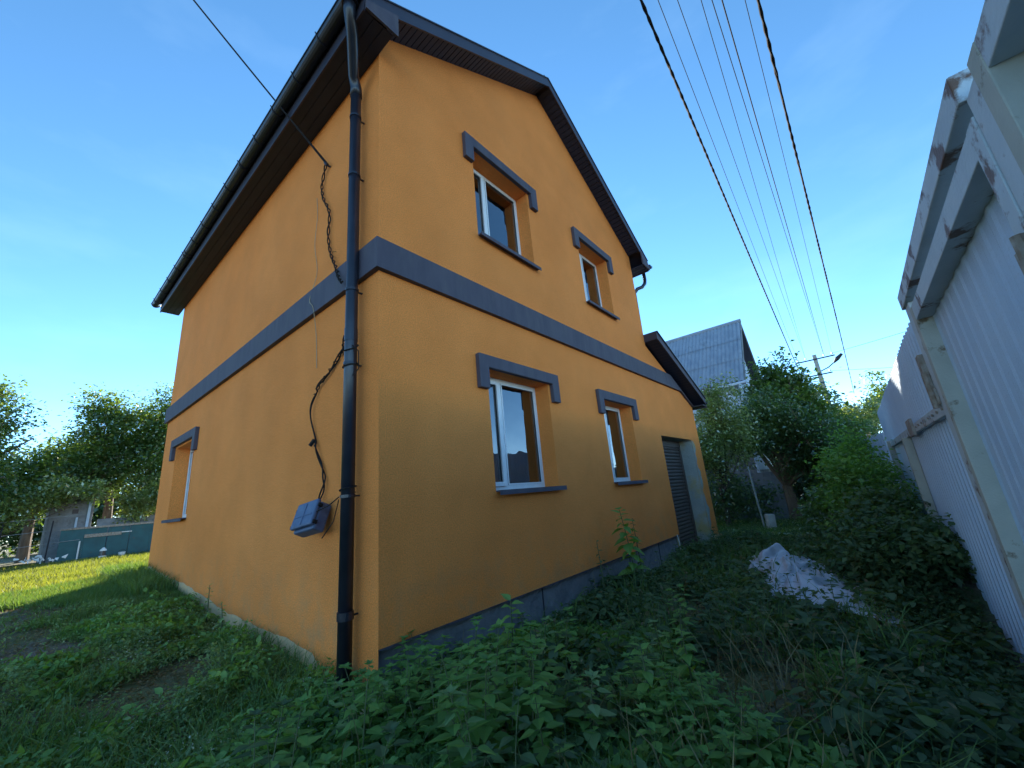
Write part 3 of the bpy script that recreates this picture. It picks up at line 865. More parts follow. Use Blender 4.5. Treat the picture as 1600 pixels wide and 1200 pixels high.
jb_ = thing('junction_box', 'blue grey plastic junction box tied to the downpipe on its cables', 'junction box', loc=(-0.13, 0.845, 1.355))
mb = MB(); mb.box(-.06, -.145, -.125, .055, .145, .125); bo = mb.build('case', 'bluebox', jb_, bevel=0.018)
mb = MB(); mb.box(-.100, -.150, -.10, -.061, .15, .135); lid = mb.build('lid', 'bluebox', jb_, bevel=0.014)
mb = MB()
mb.box(-.104, -.12, -.004, -.1003, .12, .004); mb.box(-.104, -.004, -.08, -.1003, .004, .11)
mb.build('lid_rib', 'bluebox', lid)
for yy in (-.157, .157):
    for zz in (-.07, .08):
        MB().box(-.088, yy - .010, zz - .014, -.05, yy + .010, zz + .014).build('latch', 'rubber', jb_)
jb_.rotation_euler = (math.radians(-9), math.radians(24), math.radians(6))
mb = MB(); mb.tube([(-.17, .70, 1.42), (-.16, .5, 1.46), (PXc - .05, PYc + .05, 1.52)], .005, 4)
mb.tube([(-.15, .62, 1.20), (-.14, .45, 1.33), (PXc - .05, PYc + .05, 1.50)], .004, 4)
tag(mb.build('tie_wire', 'rubber'), 'thin wire tying the blue junction box to the downpipe', 'wire')

# ================================================================== GATE AND FENCE
FY = -3.5
def gate(x0, x1, zt, label, extra=0):
    t = thing('metal_gate', label, 'gate')
    fw_, dp_ = 0.085, 0.09
    # frame members, butted
    MB().box(x0, FY - dp_, -0.30, x0 + fw_, FY, zt).build('stile', 'frame', t, bevel=0.004)
    MB().box(x1 - fw_, FY - dp_, -0.30, x1, FY, zt).build('stile', 'framegreen', t, bevel=0.004)
    MB().box(x0 + fw_, FY - dp_, zt - 0.10, x1 - fw_, FY - .002, zt).build('top_rail', 'frame', t, bevel=0.004)
    MB().box(x0 + fw_, FY - dp_, -.26, x1 - fw_, FY - .002, -.18).build('bottom_rail', 'frame', t)
    # corrugated sheet fixed at the back of the frame
    mb = MB(); a = x0 + fw_ - .012; p = 0.16; pr = [(0, 0), (.05, 0), (.075, .008), (.12, .008), (.145, 0), (.16, 0)]
    prev = None
    while a < x1 - fw_:
        for (u, v) in pr:
            q = (min(a + u, x1 - fw_ + .012), FY - dp_ + .006 + v * .6)
            if prev and q[0] > prev[0] + 1e-5:
                mb.quad((prev[0], prev[1], -.28), (q[0], q[1], -.28), (q[0], q[1], zt - .09), (prev[0], prev[1], zt - .09))
            prev = q
        a += p
    mb.build('sheet', 'fence', t)
    return t
g1 = gate(-0.20, 1.82, 2.375, 'grey blue sheet metal gate leaf with rusty frame nearest the far fence')
MB().box(-0.20, FY - .10, 2.435, 2.02, FY + .01, 2.54).build('lintel_bar', 'frame', g1, bevel=0.006)
g2 = gate(-3.0, -0.315, 2.47, 'nearest grey metal gate leaf at the upper right edge of the photo')
pt_ = thing('gate_post', 'grey steel post between the gate leaf and the corrugated fence', 'post')
MB().box(1.83, FY - .10, -.35, 2.0, FY - .005, 2.433).build('post', 'frame', pt_, bevel=0.005)
pt2 = thing('gate_post', 'rusty steel post between the two metal gate leaves', 'post')
MB().box(-0.31, FY - .09, -.1, -0.205, FY - .004, 2.43).build('post', 'frame', pt2, bevel=0.005)
mb = MB(); mb.box(-.29, FY - .003, 1.70, -.10, FY + .012, 1.95); mb.tube([(-.203, FY + .02, 1.68), (-.203, FY + .02, 1.97)], .016, 8)
mb.build('hinge', 'rust', pt2)
mb = MB(); mb.box(2.02, FY - .06, 1.90, 2.13, FY + .02, 2.10); mb.tube([(2.01, FY + .015, 1.72), (2.01, FY + .015, 1.96)], .022, 8); mb.box(1.96, FY - .003, 1.74, 2.08, FY + .01, 1.85)
mb.build('hinge', 'rust', pt_)

fn = thing('corrugated_fence', 'tall grey blue corrugated sheet fence running away from the gate', 'fence')
pr = [(0, 0), (.045, 0), (.075, .025), (.12, .025), (.15, 0)]
def panel(n_, z1, z0=-.4):
    mb = MB(); prev = None; a = 0
    for k in range(n_):
        for (u, v) in pr:
            q = (a + u, v)
            if prev and q[0] > prev[0] + 1e-5:
                mb.quad((prev[0], prev[1], z0), (q[0], q[1], z0), (q[0], q[1], z1), (prev[0], prev[1], z1))
            prev = q
        a += .16
    if prev: mb.quad((prev[0], prev[1], z0), (a + .01, 0, z0), (a + .01, 0, z1), (prev[0], prev[1], z1))
    return mb
p0 = panel(7, 2.52).build('sheet', 'fence', fn)
p0.location = (2.06, FY - .12, 0)
for i in range(1, 8):
    linkdup(p0, fn, (2.06 + i * 1.12, FY - .12 + .0015 * (i % 2), 0.03 * (i / 8) + .008 * ((i * 5) % 3 - 1)), (0, math.radians((-.2, .15, 0)[i % 3]), 0))
MB().box(2.04, FY - .085, 1.69, 9.0, FY - .045, 1.78).build('rail', 'frame', fn, bevel=0.003)
mb = MB(); mb.box(4.3, FY - .044, 1.66, 4.75, FY - .02, 1.84); mb.build('splice_plate', 'rust', fn)
mb = MB()
for i in range(9): mb.tube([(2.3 + i * .26, FY - .044, 1.735), (2.3 + i * .26, FY - .032, 1.735)], .011, 6)
mb.build('bolt', 'rust', fn)
for xx in (9.0, 5.55):
    MB().box(xx, FY - .09, -.2, xx + .09, FY - .0, 1.80 if xx > 8 else 1.69).build('post', 'framegreen', fn, bevel=0.004)
fn2 = thing('corrugated_fence', 'short paler corrugated fence beyond the end of the tall fence', 'fence')
mb = panel(7, 2.10, -.1); o = mb.build('sheet', 'fence', fn2)
o.location = (11.2, -3.62, 0); o.rotation_euler = (0, 0, math.radians(14))
linkdup(o, fn2, (12.29, -3.35, -.02), (0, 0, math.radians(14)))
MB().box(12.3, -3.55, -.1, 12.37, -3.48, 2.05).build('post', 'frame', fn2)
mb = MB(); mb.hexa([(12.4, -3.35, 1.0), (12.55, -3.42, 1.0), (12.56, -3.38, 1.0), (12.41, -3.31, 1.0), (12.42, -3.35, 2.22), (12.50, -3.40, 2.22), (12.51, -3.37, 2.22), (12.43, -3.32, 2.22)])
tag(mb.build('board', 'wood'), 'orange weathered board leaning at the end of the fence', 'board')

# ================================================================== POLE AND WIRES
pole = thing('utility_pole', 'concrete utility pole with two crossarms above the trees', 'pole', loc=(28.1, -2.45, 0))
mb = MB(); mb.hexa([(-.17, -.17, -.3), (.17, -.17, -.3), (.17, .17, -.3), (-.17, .17, -.3), (-.10, -.10, 8.05), (.10, -.10, 8.05), (.10, .10, 8.05), (-.10, .10, 8.05)])
mb.build('mast', 'concrete', pole, bevel=0.02)
for z, wdt in ((7.72, .95), (6.75, .62)):
    ca_ = MB().box(-.14, -wdt, z, -.104, wdt, z + .07).build('crossarm', 'wire', pole)
    for yy in ((-.85, -.45, .45, .85) if z > 7 else (-.52, .52)):
        MB().tube([(-.12, yy, z + .07), (-.12, yy, z + .13), (-.12, yy, z + .15), (-.12, yy, z + .24)], [.012, .012, .05, .03], 8).build('insulator', 'plastic', ca_)
mb = MB(); mb.tube([(0, -.10, 7.0), (-.1, -.5, 7.12), (-.15, -.85, 7.35)], .03, 6); mb.build('lamp_arm', 'wire', pole)
mb = MB(); mb.tube([(-.14, -.80, 7.30), (-.17, -1.0, 7.50), (-.2, -1.28, 7.72)], [.04, .12, .07], 8); mb.build('lamp_head', 'gutter', pole)

WDEF = [  # name, start at the pole end, point overhead, sag, radius, twisted, label
    ((28.0, -1.55, 6.95), (2.10, -2.345, 7.0), .25, .017, True, 'thick twisted black overhead cable at the left of the wire bundle'),
    ((27.98, -1.60, 7.94), (2.60, -2.44, 7.5), .15, .0050, False, 'thin overhead wire first to the right of the thick left cable'),
    ((27.98, -2.00, 7.94), (2.78, -2.63, 7.5), .15, .0050, False, 'second thin overhead wire from the thick left cable'),
    ((27.98, -2.00, 7.86), (2.99, -2.86, 7.5), .14, .0050, False, 'third thin overhead wire from the thick left cable'),
    ((27.98, -2.90, 7.94), (3.09, -2.97, 7.5), .15, .0060, False, 'fourth overhead wire in the middle of the bundle'),
    ((27.98, -2.91, 7.86), (3.19, -3.07, 7.5), .12, .0085, False, 'medium thick overhead wire right of the bundle middle'),
    ((27.98, -3.30, 7.94), (3.40, -3.30, 7.5), .14, .0050, False, 'thin overhead wire just left of the thick right cable'),
    ((45.0, -4.1, 7.6), (3.07, -3.37, 7.0), .70, .017, True, 'thick twisted black overhead cable at the right of the wire bundle'),
]
for a, o_, sag, r, tw, lab in WDEF:
    A, B = Vector(a), Vector(o_)
    endp = B + (B - A) * 0.45
    mb = MB(); path = cat(A, endp, sag, 260 if tw else 40)
    if tw:
        twist(path, r * .5, r * .82, (endp - A).length / .42, mb, 0, 5); twist(path, r * .5, r * .82, (endp - A).length / .42, mb, PI, 5)
    else:
        mb.tube(path, r, 5)
    tag(mb.build('overhead_wire' if not tw else 'overhead_cable', 'rubber' if r > .006 else 'wire'), lab, 'wire' if not tw else 'cable', 'overhead lines running to the pole')
for a, c, lab in (((28.0, -3.3, 7.9), (20.0, -12.0, 7.1), 'thin wire from the pole top going right behind the fence'), ((28.0, -2.97, 6.9), (20.0, -12.0, 3.9), 'thin wire sloping down right from the lower crossarm')):
    mb = MB(); mb.tube(cat(a, c, .1, 20), .009, 4); tag(mb.build('side_wire', 'wire'), lab, 'wire')

# ================================================================== SECOND HOUSE
h2 = thing('neighbour_house', 'narrow pale house with steep grey corrugated roof behind the trees', 'house')
HX, HZ, HY0, HY1 = 16.85, 7.64, -0.5, 9.5
hw, ez = 2.25, 4.9
def r2z(x): return HZ - abs(x - HX) / hw * (HZ - ez)
b = MB(); wi = hw - .12
b.poly([(HX - wi, HY0 + .28, -.3), (HX + wi, HY0 + .28, -.3), (HX + wi, HY0 + .28, r2z(HX + wi)), (HX, HY0 + .28, HZ - .1), (HX - wi, HY0 + .28, r2z(HX - wi))])
b.poly([(HX - wi, HY1, -.3), (HX + wi, HY1, -.3), (HX + wi, HY1, r2z(HX + wi)), (HX, HY1, HZ - .1), (HX - wi, HY1, r2z(HX - wi))])
for s_ in (-1, 1):
    b.quad((HX + wi * s_, HY0 + .28, -.3), (HX + wi * s_, HY1, -.3), (HX + wi * s_, HY1, r2z(HX + wi)), (HX + wi * s_, HY0 + .28, r2z(HX + wi)))
b.build('wall', 'white', h2)
MB().box(HX - wi - .03, HY0 + .2, -.3, HX + wi + .03, HY0 + .275, 1.55).build('base_course', 'grey', h2)
MB().box(HX - wi - .05, HY0 + .2, -.3, HX - wi - .001, HY1, 2.9).build('base_course', 'grey', h2)
pl = MB().box(0, -.02, 0, 1, 0, .13).build('siding_board', 'white', h2, bevel=0.006)
k = 0
z = 1.6
while z < HZ - .4:
    half = wi - .02 if z + .13 < ez else (HZ - z - .25) * hw / (HZ - ez) - .02
    if half < .1: break
    o = pl if k == 0 else linkdup(pl, h2)
    o.location = (HX - half, HY0 + .279, z); o.scale = (2 * half, 1, 1)
    z += .148; k += 1
# corrugated sheets, each a piece
sh = MB(); NW = 7; Ls = 1.45; sg = 5
slope = math.atan2(HZ - ez, hw); wpt = []
for i in range(NW * sg + 1):
    wpt.append((i * .15 / sg, .022 * math.cos(2 * PI * i / sg)))
for i in range(len(wpt) - 1):
    (a, h), (c, h_) = wpt[i], wpt[i + 1]
    sh.quad((0, a, h), (0, c, h_), (Ls, c, h_), (Ls, a, h))
sheet = sh.build('roof_sheet', 'slate', h2, smooth=True)
k = 0
Lt = math.hypot(HZ - ez + .25, hw + .2)
for row in range(3):
    for cidx in range(10):
        o = sheet if k == 0 else linkdup(sheet, h2)
        dist = row * (Lt / 3)
        x = HX - math.cos(slope) * dist; z = HZ + .06 - math.sin(slope) * dist - .012 * row + .004 * (cidx % 2)
        o.location = (x, HY0 - .05 + cidx * 1.03, z + .03)
        o.rotation_euler = (0, PI - slope, 0)
        o.rotation_euler = (0, PI - slope + math.radians(.7), 0)
        o.scale = (Lt / 3 / Ls * 1.04, 1, 1)
        k += 1
b = MB(); b.quad((HX, HY0 - .05, HZ + .05), (HX + hw + .3, HY0 - .05, r2z(HX + hw + .3) + .05), (HX + hw + .3, HY1 + .3, r2z(HX + hw + .3) + .05), (HX, HY1 + .3, HZ + .05))
b.build('roof_slope', 'slate', h2)
b = MB()
for s_ in (-1, 1):
    xe = HX + s_ * (hw + .22)
    b.prism([(HX, HY0 - .06, HZ + .06), (xe, HY0 - .06, r2z(xe) + .06), (xe, HY0 - .06, r2z(xe) - .12), (HX, HY0 - .06, HZ - .14)], (0, -.025, 0))
b.build('barge_board', 'grey', h2)
b = MB(); xe = HX + hw + .2
b.quad((HX, HY0 - .05, HZ - .1), (xe, HY0 - .05, r2z(xe) - .1), (xe, HY0 + .28, r2z(xe) - .1), (HX, HY0 + .28, HZ - .1)); xe = HX - hw - .2
b.quad((HX, HY0 - .05, HZ - .1), (xe, HY0 - .05, r2z(xe) - .1), (xe, HY0 + .28, r2z(xe) - .1), (HX, HY0 + .28, HZ - .1))
b.build('gable_soffit', 'metal', h2)
MB().tube([(HX, HY0 - .1, HZ + .09), (HX, HY1 + .3, HZ + .09)], .09, 8).build('ridge_cap', 'slate', h2)
mb = MB(); xe = HX - hw - .22; mb.tube([(xe, HY0 - .1, r2z(xe) + .0), (xe, HY0 + .6, r2z(xe) - .02), (xe, HY0 + 7, r2z(xe) - .08)], .055, 8)
mb.tube([(xe, HY0 + .1, r2z(xe) - .03), (xe + .05, HY0 + .1, r2z(xe) - .4), (xe + .18, HY0 + .22, r2z(xe) - .7), (xe + .2, HY0 + .22, .2)], .045, 8)
mb.build('gutter', 'white', h2)
fr = MB().box(HX + .5, HY0 + .24, 3.0, HX + 1.5, HY0 + .30, 4.3).build('window', 'pvc', h2)
MB().box(HX + .57, HY0 + .235, 3.07, HX + 1.43, HY0 + .239, 4.23).build('pane', 'glass', fr)

gw = thing('garden_wall', 'low grey concrete wall in shade under the trees by the pale house', 'wall')
MB().box(12.2, 0.75, -.2, 14.4, 0.95, 1.75).build('wall', 'grey', gw, bevel=0.01)
MB().box(14.2, -1.15, -.2, 14.35, 0.74, 1.45).build('wall', 'grey', gw, bevel=0.01)
mb = MB(); mb.tube([(10.55, -.78, -.1), (10.53, -.72, 1.62)], .022, 6)
tag(mb.build('garden_stake', 'concrete'), 'thin pale metal stake standing in the grass behind the annex', 'stake')
mb = MB(); mb.box(-.11, -.09, -.1, .11, .09, .40); o = mb.build('stone_block', 'stone', bevel=0.02)
o.location = (10.55, -.93, 0.0); o.rotation_euler = (0.03, -.04, .5)
tag(o, 'pale upright stone block beside the thin stake', 'stone block')

# ================================================================== LEFT BACKGROUND
gf = thing('teal_fence', 'teal painted low board fence across the end of the lawn', 'fence')
k = 0
fb = MB().box(0, 0, 0.35, .62, .03, 1.66).build('panel', 'greenfence', gf)
for i in range(8):
    o = fb if i == 0 else linkdup(fb, gf)
    o.location = (-.62 + i * .64, 20 + .012 * (i % 2), -.02 * (i % 3)); o.rotation_euler = (0, math.radians((.4, -.5, .2)[i % 3]), 0)
MB().box(-.64, 19.96, 1.63, 4.5, 20.06, 1.70).build('top_rail', 'rust', gf)
MB().box(.02, 19.955, 1.30, 1.05, 19.998, 1.42).build('rusty_strip', 'rust', gf)
MB().box(1.05, 19.95, 1.38, 1.35, 19.995, 1.41).build('white_strip', 'plastic', gf)
MB().box(-.1, 19.95, .5, -.06, 19.995, 1.2).build('white_strip', 'plastic', gf)
shd = thing('stone_shed', 'old grey stone shed behind the teal fence with a small dark hole', 'shed')
MB().box(-.95, 21.2, 0.3, .25, 23.5, 2.75).build('wall', 'grey', shd, bevel=0.02)
MB().box(-.35, 21.18, 2.25, -.18, 21.199, 2.42).build('vent', 'metal', shd)
MB().hexa([(-1.1, 21.0, 2.72), (.35, 21.0, 2.86), (.35, 23.6, 2.86), (-1.1, 23.6, 2.72), (-1.1, 21.0, 2.8), (.35, 21.0, 2.94), (.35, 23.6, 2.94), (-1.1, 23.6, 2.8)]).build('roof', 'slate', shd)
MB().box(-.22, 21.12, .6, -.16, 21.18, 2.1).build('prop', 'white', shd); MB().box(.08, 21.1, .6, .16, 21.17, 2.7).build('prop', 'white', shd)
brw = thing('concrete_wall', 'low brown grey wall between the shed and the orange house', 'wall')
MB().box(.4, 21.0, .3, 5.0, 21.2, 1.98).build('wall', 'grey', brw, bevel=0.02)
wf = thing('wire_fence', 'low wire fence with thin pale rails left of the shed', 'fence')
for i, xx in enumerate((-4.6, -3.3, -2.05, -.9)):
    MB().tube([(xx, 19.7, .3), (xx + .03, 19.7, 2.0)], .020, 6).build('post', 'wire', wf)
for z in (2.0, 1.55, 1.1):
    MB().tube([(-4.6, 19.7, z), (-2.05, 19.7, z + .05), (-.1, 19.9, z + .16)], .010, 5).build('rail', 'grey', wf)
bk = thing('bucket', 'small white bucket on the lawn edge before the teal fence', 'bucket', loc=(1.05, 19.2, gzf(1.05, 19.2)))
bk.scale = (.75, .75, .75)
MB().tube([(0, 0, 0), (0, 0, .24)], [.11, .14], 14).build('body', 'plastic', bk)
MB().tube([(-.14, 0, .24), (-.09, 0, .33), (0, 0, .37), (.09, 0, .33), (.14, 0, .24)], .008, 5).build('handle', 'wire', bk)
pl_ = thing('garden_lantern', 'small dark garden pot with white cap and white base on the lawn edge', 'pot', loc=(.50, 19.0, gzf(.5, 19)))
pl_.scale = (.7, .7, .7)
MB().tube([(0, 0, 0), (0, 0, .16)], [.17, .15], 12).build('base', 'plastic', pl_); MB().tube([(0, 0, .16), (0, 0, .40)], [.13, .12], 12).build('body', 'gutter', pl_)
MB().tube([(0, 0, .40), (0, 0, .46), (0, 0, .56)], [.15, .13, .03], 12).build('cap', 'plastic', pl_)
mb = MB(); random.seed(3)
for i in range(22):
    c = Vector((-1.05 + random.gauss(0, .28), 19.0 + random.gauss(0, .15), .62 + random.random() * .22)); s_ = random.uniform(.04, .085)
    q = [c + Vector((random.uniform(-s_, s_), random.uniform(-s_, s_), random.uniform(-.05, .07))) for _ in range(4)]
    mb.prism(q, (0.01, 0.02, .03))
tag(mb.build('debris_pile', 'plastic'), 'heap of white rubbish at the left end of the teal fence', 'rubbish heap', kind='stuff')

# ================================================================== TREES
def tree(name, label, base, lobes, ncl, nper, lsize, leafm, barkm='bark', tr=.13, th=1.4, cr=.34, flat=.5, group=None, cat_='tree', droop=.3, seed=0, lean=(0, 0)):
    global rng
    rng = np.random.default_rng(100 + seed); rnd = random.Random(seed)
    t = thing(name, label, cat_, group, loc=base)
    B = Vector(base); top = B + Vector((lean[0], lean[1], th))
    mb = MB()
    mid = B.lerp(top, .5) + Vector((rnd.uniform(-.05, .05), rnd.uniform(-.05, .05), 0))
    mb.tube([B - Vector((0, 0, .2)) - B, (mid - B), (top - B)], [tr * 1.25, tr, tr * .8], 8)
    vol = np.array([l[3] * l[4] * l[5] for l in lobes]); pr_ = vol / vol.sum()
    li = rng.choice(len(lobes), ncl, p=pr_)
    d = norm(rng.normal(size=(ncl, 3))) * (rng.random((ncl, 1)) ** .45)
    Lb = np.array(lobes)
    C = Lb[li, :3] + d * Lb[li, 3:6]
    C += rng.normal(size=C.shape) * .12
    nodes = []
    for l in lobes:
        for k in range(3 if len(lobes) > 2 else 5):
            q = Vector(l[:3]) + Vector((rnd.uniform(-.55, .55) * l[3], rnd.uniform(-.55, .55) * l[4], rnd.uniform(-.5, .6) * l[5]))
            st = top
            c1 = st.lerp(q, .4) + Vector((rnd.uniform(-.15, .15), rnd.uniform(-.15, .15), rnd.uniform(0, .25)))
            c2 = st.lerp(q, .75) + Vector((rnd.uniform(-.15, .15), rnd.uniform(-.15, .15), rnd.uniform(0, .15)))
            path = [st, c1, c2, q]
            mb.tube([p - B for p in path], [tr * .55, tr * .38, tr * .22, tr * .1], 5)
            nodes += [c1.lerp(c2, .5), c2, c2.lerp(q, .5), q]
    NP = np.array([tuple(q) for q in nodes])
    for c in C:
        j = int(np.argmin(((NP - c) ** 2).sum(1)))
        a = NP[j]; m_ = (a + c) / 2 + rng.normal(size=3) * .06
        mb.tube([Vector(a) - B, Vector(m_) - B, Vector(c) - B], [tr * .10 + .003, tr * .06 + .003, .003], 3, caps=False)
    mb.build('trunk', barkm, t)
    cid = np.repeat(np.arange(ncl), nper)
    keep = rng.random(len(cid)) < (0.55 + .45 * rng.random(ncl))[cid]
    cid = cid[keep]
    off = rng.normal(size=(len(cid), 3)) * cr * (0.6 + .7 * rng.random(ncl))[cid][:, None]
    off[:, 2] *= .75
    P_ = C[cid] + off
    P_ = P_[P_[:, 2] > gz(P_[:, 0], P_[:, 1]) + .05]
    V_, F_ = leaves(P_, lsize * rng.uniform(.6, 1.25, len(P_)), flat, droop)
    npmesh('crown', V_ - np.array(base)[None], F_, leafm, t)
    return t

# left side, beyond the teal fence
tree('fruit_tree', 'broad dark leafed tree at the left edge of the photo', (-4.2, 21.5, .5), [(-3.9, 21.5, 4.6, 1.9, 1.7, 1.9), (-3.1, 20.8, 6.3, 1.1, .9, .8), (-2.2, 20.8, 5.2, .8, .7, .7), (-5.8, 21, 5.4, 1.6, 1.5, 2.0), (-2.6, 20.6, 3.3, 1.0, 1.0, .8)], 270, 130, .15, 'leaf_tree', tr=.2, th=2.2, cr=.33, seed=1)
tree('fruit_tree', 'tall airy tree standing right behind the stone shed', (.9, 23.5, .5), [(.7, 23.2, 5.2, 1.4, 1.3, 1.7), (.35, 23.2, 6.9, .7, .7, .9), (1.9, 23.5, 6.2, .9, .9, 1.3), (.4, 22.6, 3.9, 1.5, 1.0, .9)], 240, 120, .15, 'leaf_tree', tr=.18, th=2.4, cr=.32, seed=2)
tree('fruit_tree', 'leafy tree half hidden by the far corner of the orange house', (3.0, 22.6, .5), [(2.7, 22.4, 5.4, 1.2, 1.2, 1.9), (2.2, 22.0, 3.6, 1.2, .9, 1.0), (2.4, 22.3, 7.0, .7, .7, .9)], 200, 120, .15, 'leaf_tree', tr=.16, th=2.0, cr=.32, seed=3)
tree('fruit_tree', 'dark tree seen in the gap between the two left trees', (-1.3, 25.5, .5), [(-1.4, 25.5, 3.9, 2.0, 1.5, 1.5), (-.6, 25.4, 4.9, 1.0, 1.0, .9)], 170, 120, .17, 'leaf_tree', tr=.18, th=1.8, cr=.38, seed=4)
tree('bush', 'sunlit pale green bush left of the stone shed', (-2.7, 20.6, .5), [(-2.4, 20.2, 2.4, 1.0, .5, .6), (-3.3, 20.2, 2.0, 1.2, .6, .8), (-1.1, 20.5, 3.0, 1.0, .5, .40), (.1, 20.6, 3.1, .6, .3, .3)], 110, 150, .14, 'leaf_pale', tr=.05, th=.6, cr=.22, cat_='bush', seed=5)
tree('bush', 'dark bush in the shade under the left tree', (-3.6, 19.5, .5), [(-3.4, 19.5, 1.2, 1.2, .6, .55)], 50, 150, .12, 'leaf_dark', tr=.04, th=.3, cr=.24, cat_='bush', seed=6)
tree('bush', 'light green foliage hanging over the wall beside the orange house', (2.0, 21.6, .5), [(1.6, 21.0, 2.5, .9, .4, .5), (2.4, 21.0, 3.0, .8, .4, .6)], 60, 140, .13, 'leaf_pale', tr=.05, th=.9, cr=.2, cat_='bush', seed=7)
# far belt closing the horizon
for i, (x, y, r_, h_, lab) in enumerate([(-14, 34, 4.5, 5.5, 'far green tree beyond the lawn at the very left'), (-7, 36, 4.0, 5.0, 'far tree behind the left broad tree'), (0, 38, 4.0, 4.8, 'far tree behind the shed'), (7, 38, 4.2, 5.6, 'far tree behind the half hidden tree')]):
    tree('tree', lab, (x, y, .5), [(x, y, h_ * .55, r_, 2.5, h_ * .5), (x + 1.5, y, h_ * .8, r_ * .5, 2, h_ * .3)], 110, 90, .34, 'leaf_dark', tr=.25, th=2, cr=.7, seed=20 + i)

# right side
tree('fruit_tree', 'pale leafed young tree against the annex corner', (11.3, .25, -.1), [(11.0, -.3, 3.4, .65, .5, .7), (11.0, -.1, 3.0, .65, .55, .8), (10.8, .25, 2.1, .6, .6, .75), (11.2, -.6, 2.5, .6, .45, .7), (10.9, -.12, 3.95, .3, .3, .45)], 130, 130, .09, 'leaf_pale', tr=.07, th=1.0, cr=.19, seed=31)
tree('fruit_tree', 'dark dense tree with pale trunk behind the white tarp', (13.5, -1.15, -.1), [(12.5, -1.35, 3.1, .9, .55, .75), (12.5, -1.9, 2.5, .9, .6, .6), (12.3, -.9, 2.8, .8, .55, .8), (12.4, -2.5, 2.05, .8, .45, .5), (12.6, -1.5, 1.75, .6, .4, .35), (12.2, -.45, 2.4, .6, .4, .6), (12.8, -2.3, 1.4, .7, .4, .5)], 260, 130, .095, 'leaf_dark', 'barkpale', tr=.16, th=1.1, cr=.20, seed=32, lean=(-.1, .02))
tree('walnut_tree', 'tall bright green tree with large leaves beside the pale house', (15.4, -1.4, -.1), [(15.2, -1.45, 4.9, .65, .5, .55), (15.2, -1.75, 4.1, .9, .6, .7), (15.0, -1.1, 4.2, .7, .45, .7), (15.2, -2.3, 3.3, .9, .5, .55)], 100, 80, .17, 'leaf_tree', tr=.12, th=2.4, cr=.22, seed=33)
tree('bush', 'tall rounded bush at the far end of the corrugated fence', (13.6, -3.0, -.1), [(13.8, -3.05, 2.3, .8, .35, .6), (14.2, -2.75, 2.5, .9, .4, .55), (13.0, -2.7, 1.5, .9, .5, .8)], 110, 120, .10, 'leaf_tree', tr=.06, th=.6, cr=.2, cat_='bush', seed=34)
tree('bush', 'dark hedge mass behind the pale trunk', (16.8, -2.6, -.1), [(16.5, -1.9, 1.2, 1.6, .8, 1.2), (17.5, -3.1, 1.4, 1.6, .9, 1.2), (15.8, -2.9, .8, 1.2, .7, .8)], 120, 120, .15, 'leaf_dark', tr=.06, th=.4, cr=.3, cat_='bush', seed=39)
tree('bush', 'yellow green bush spreading before the pole', (18, -3.0, -.1), [(18, -2.9, 3.0, 1.6, .9, .6), (20, -3.9, 3.2, 1.4, .9, .6), (17, -2.6, 2.5, 1.2, .9, .9)], 90, 120, .14, 'leaf_pale', tr=.08, th=1.0, cr=.26, cat_='bush', seed=35)
tree('bush', 'low dark bush closing the gap right of the pale trunk', (15.0, -1.8, -.1), [(15.0, -1.7, .8, .6, .5, .8), (15.6, -1.0, .7, .6, .5, .7), (14.6, -2.5, .9, .6, .5, .8)], 80, 110, .11, 'leaf_dark', tr=.04, th=.3, cr=.2, cat_='bush', seed=40)
tree('tree', 'wispy far tree right of the pole foot', (31, -5.6, -.1), [(31, -5.3, 4.6, 1.8, 1.5, 1.2), (30.5, -4.9, 6.1, .6, .5, .9), (31, -6.1, 5.6, .5, .6, .8)], 80, 60, .22, 'leaf_tree', tr=.12, th=2.2, cr=.3, seed=36)
tree('tree', 'dark tree behind the pale house at right', (22, -1.5, -.1), [(22, -1.2, 4.0, 2.0, 1.4, 1.7)], 90, 100, .2, 'leaf_dark', tr=.15, th=2, cr=.35, seed=37)
tree('bush', 'shaded bush under the young tree behind the annex', (11.6, .3, -.1), [(11.6, .2, .9, .8, .6, .7), (12.3, -.5, .6, .5, .5, .4)], 60, 90, .10, 'leaf_dark', tr=.03, th=.3, cr=.2, cat_='bush', seed=38)
for i, (x, y, h_, lab) in enumerate([(40, 2, 6, 'far tree behind the pole'), (48, -8, 6, 'far tree behind the corrugated fence end'), (34, 9, 6.5, 'far tree behind the neighbour house roof')]):
    tree('tree', lab, (x, y, -.1), [(x, y, h_ * .5, 3, 3.2, h_ * .42)], 90, 80, .34, 'leaf_dark', tr=.22, th=2, cr=.7, seed=50 + i)
print('trees done')

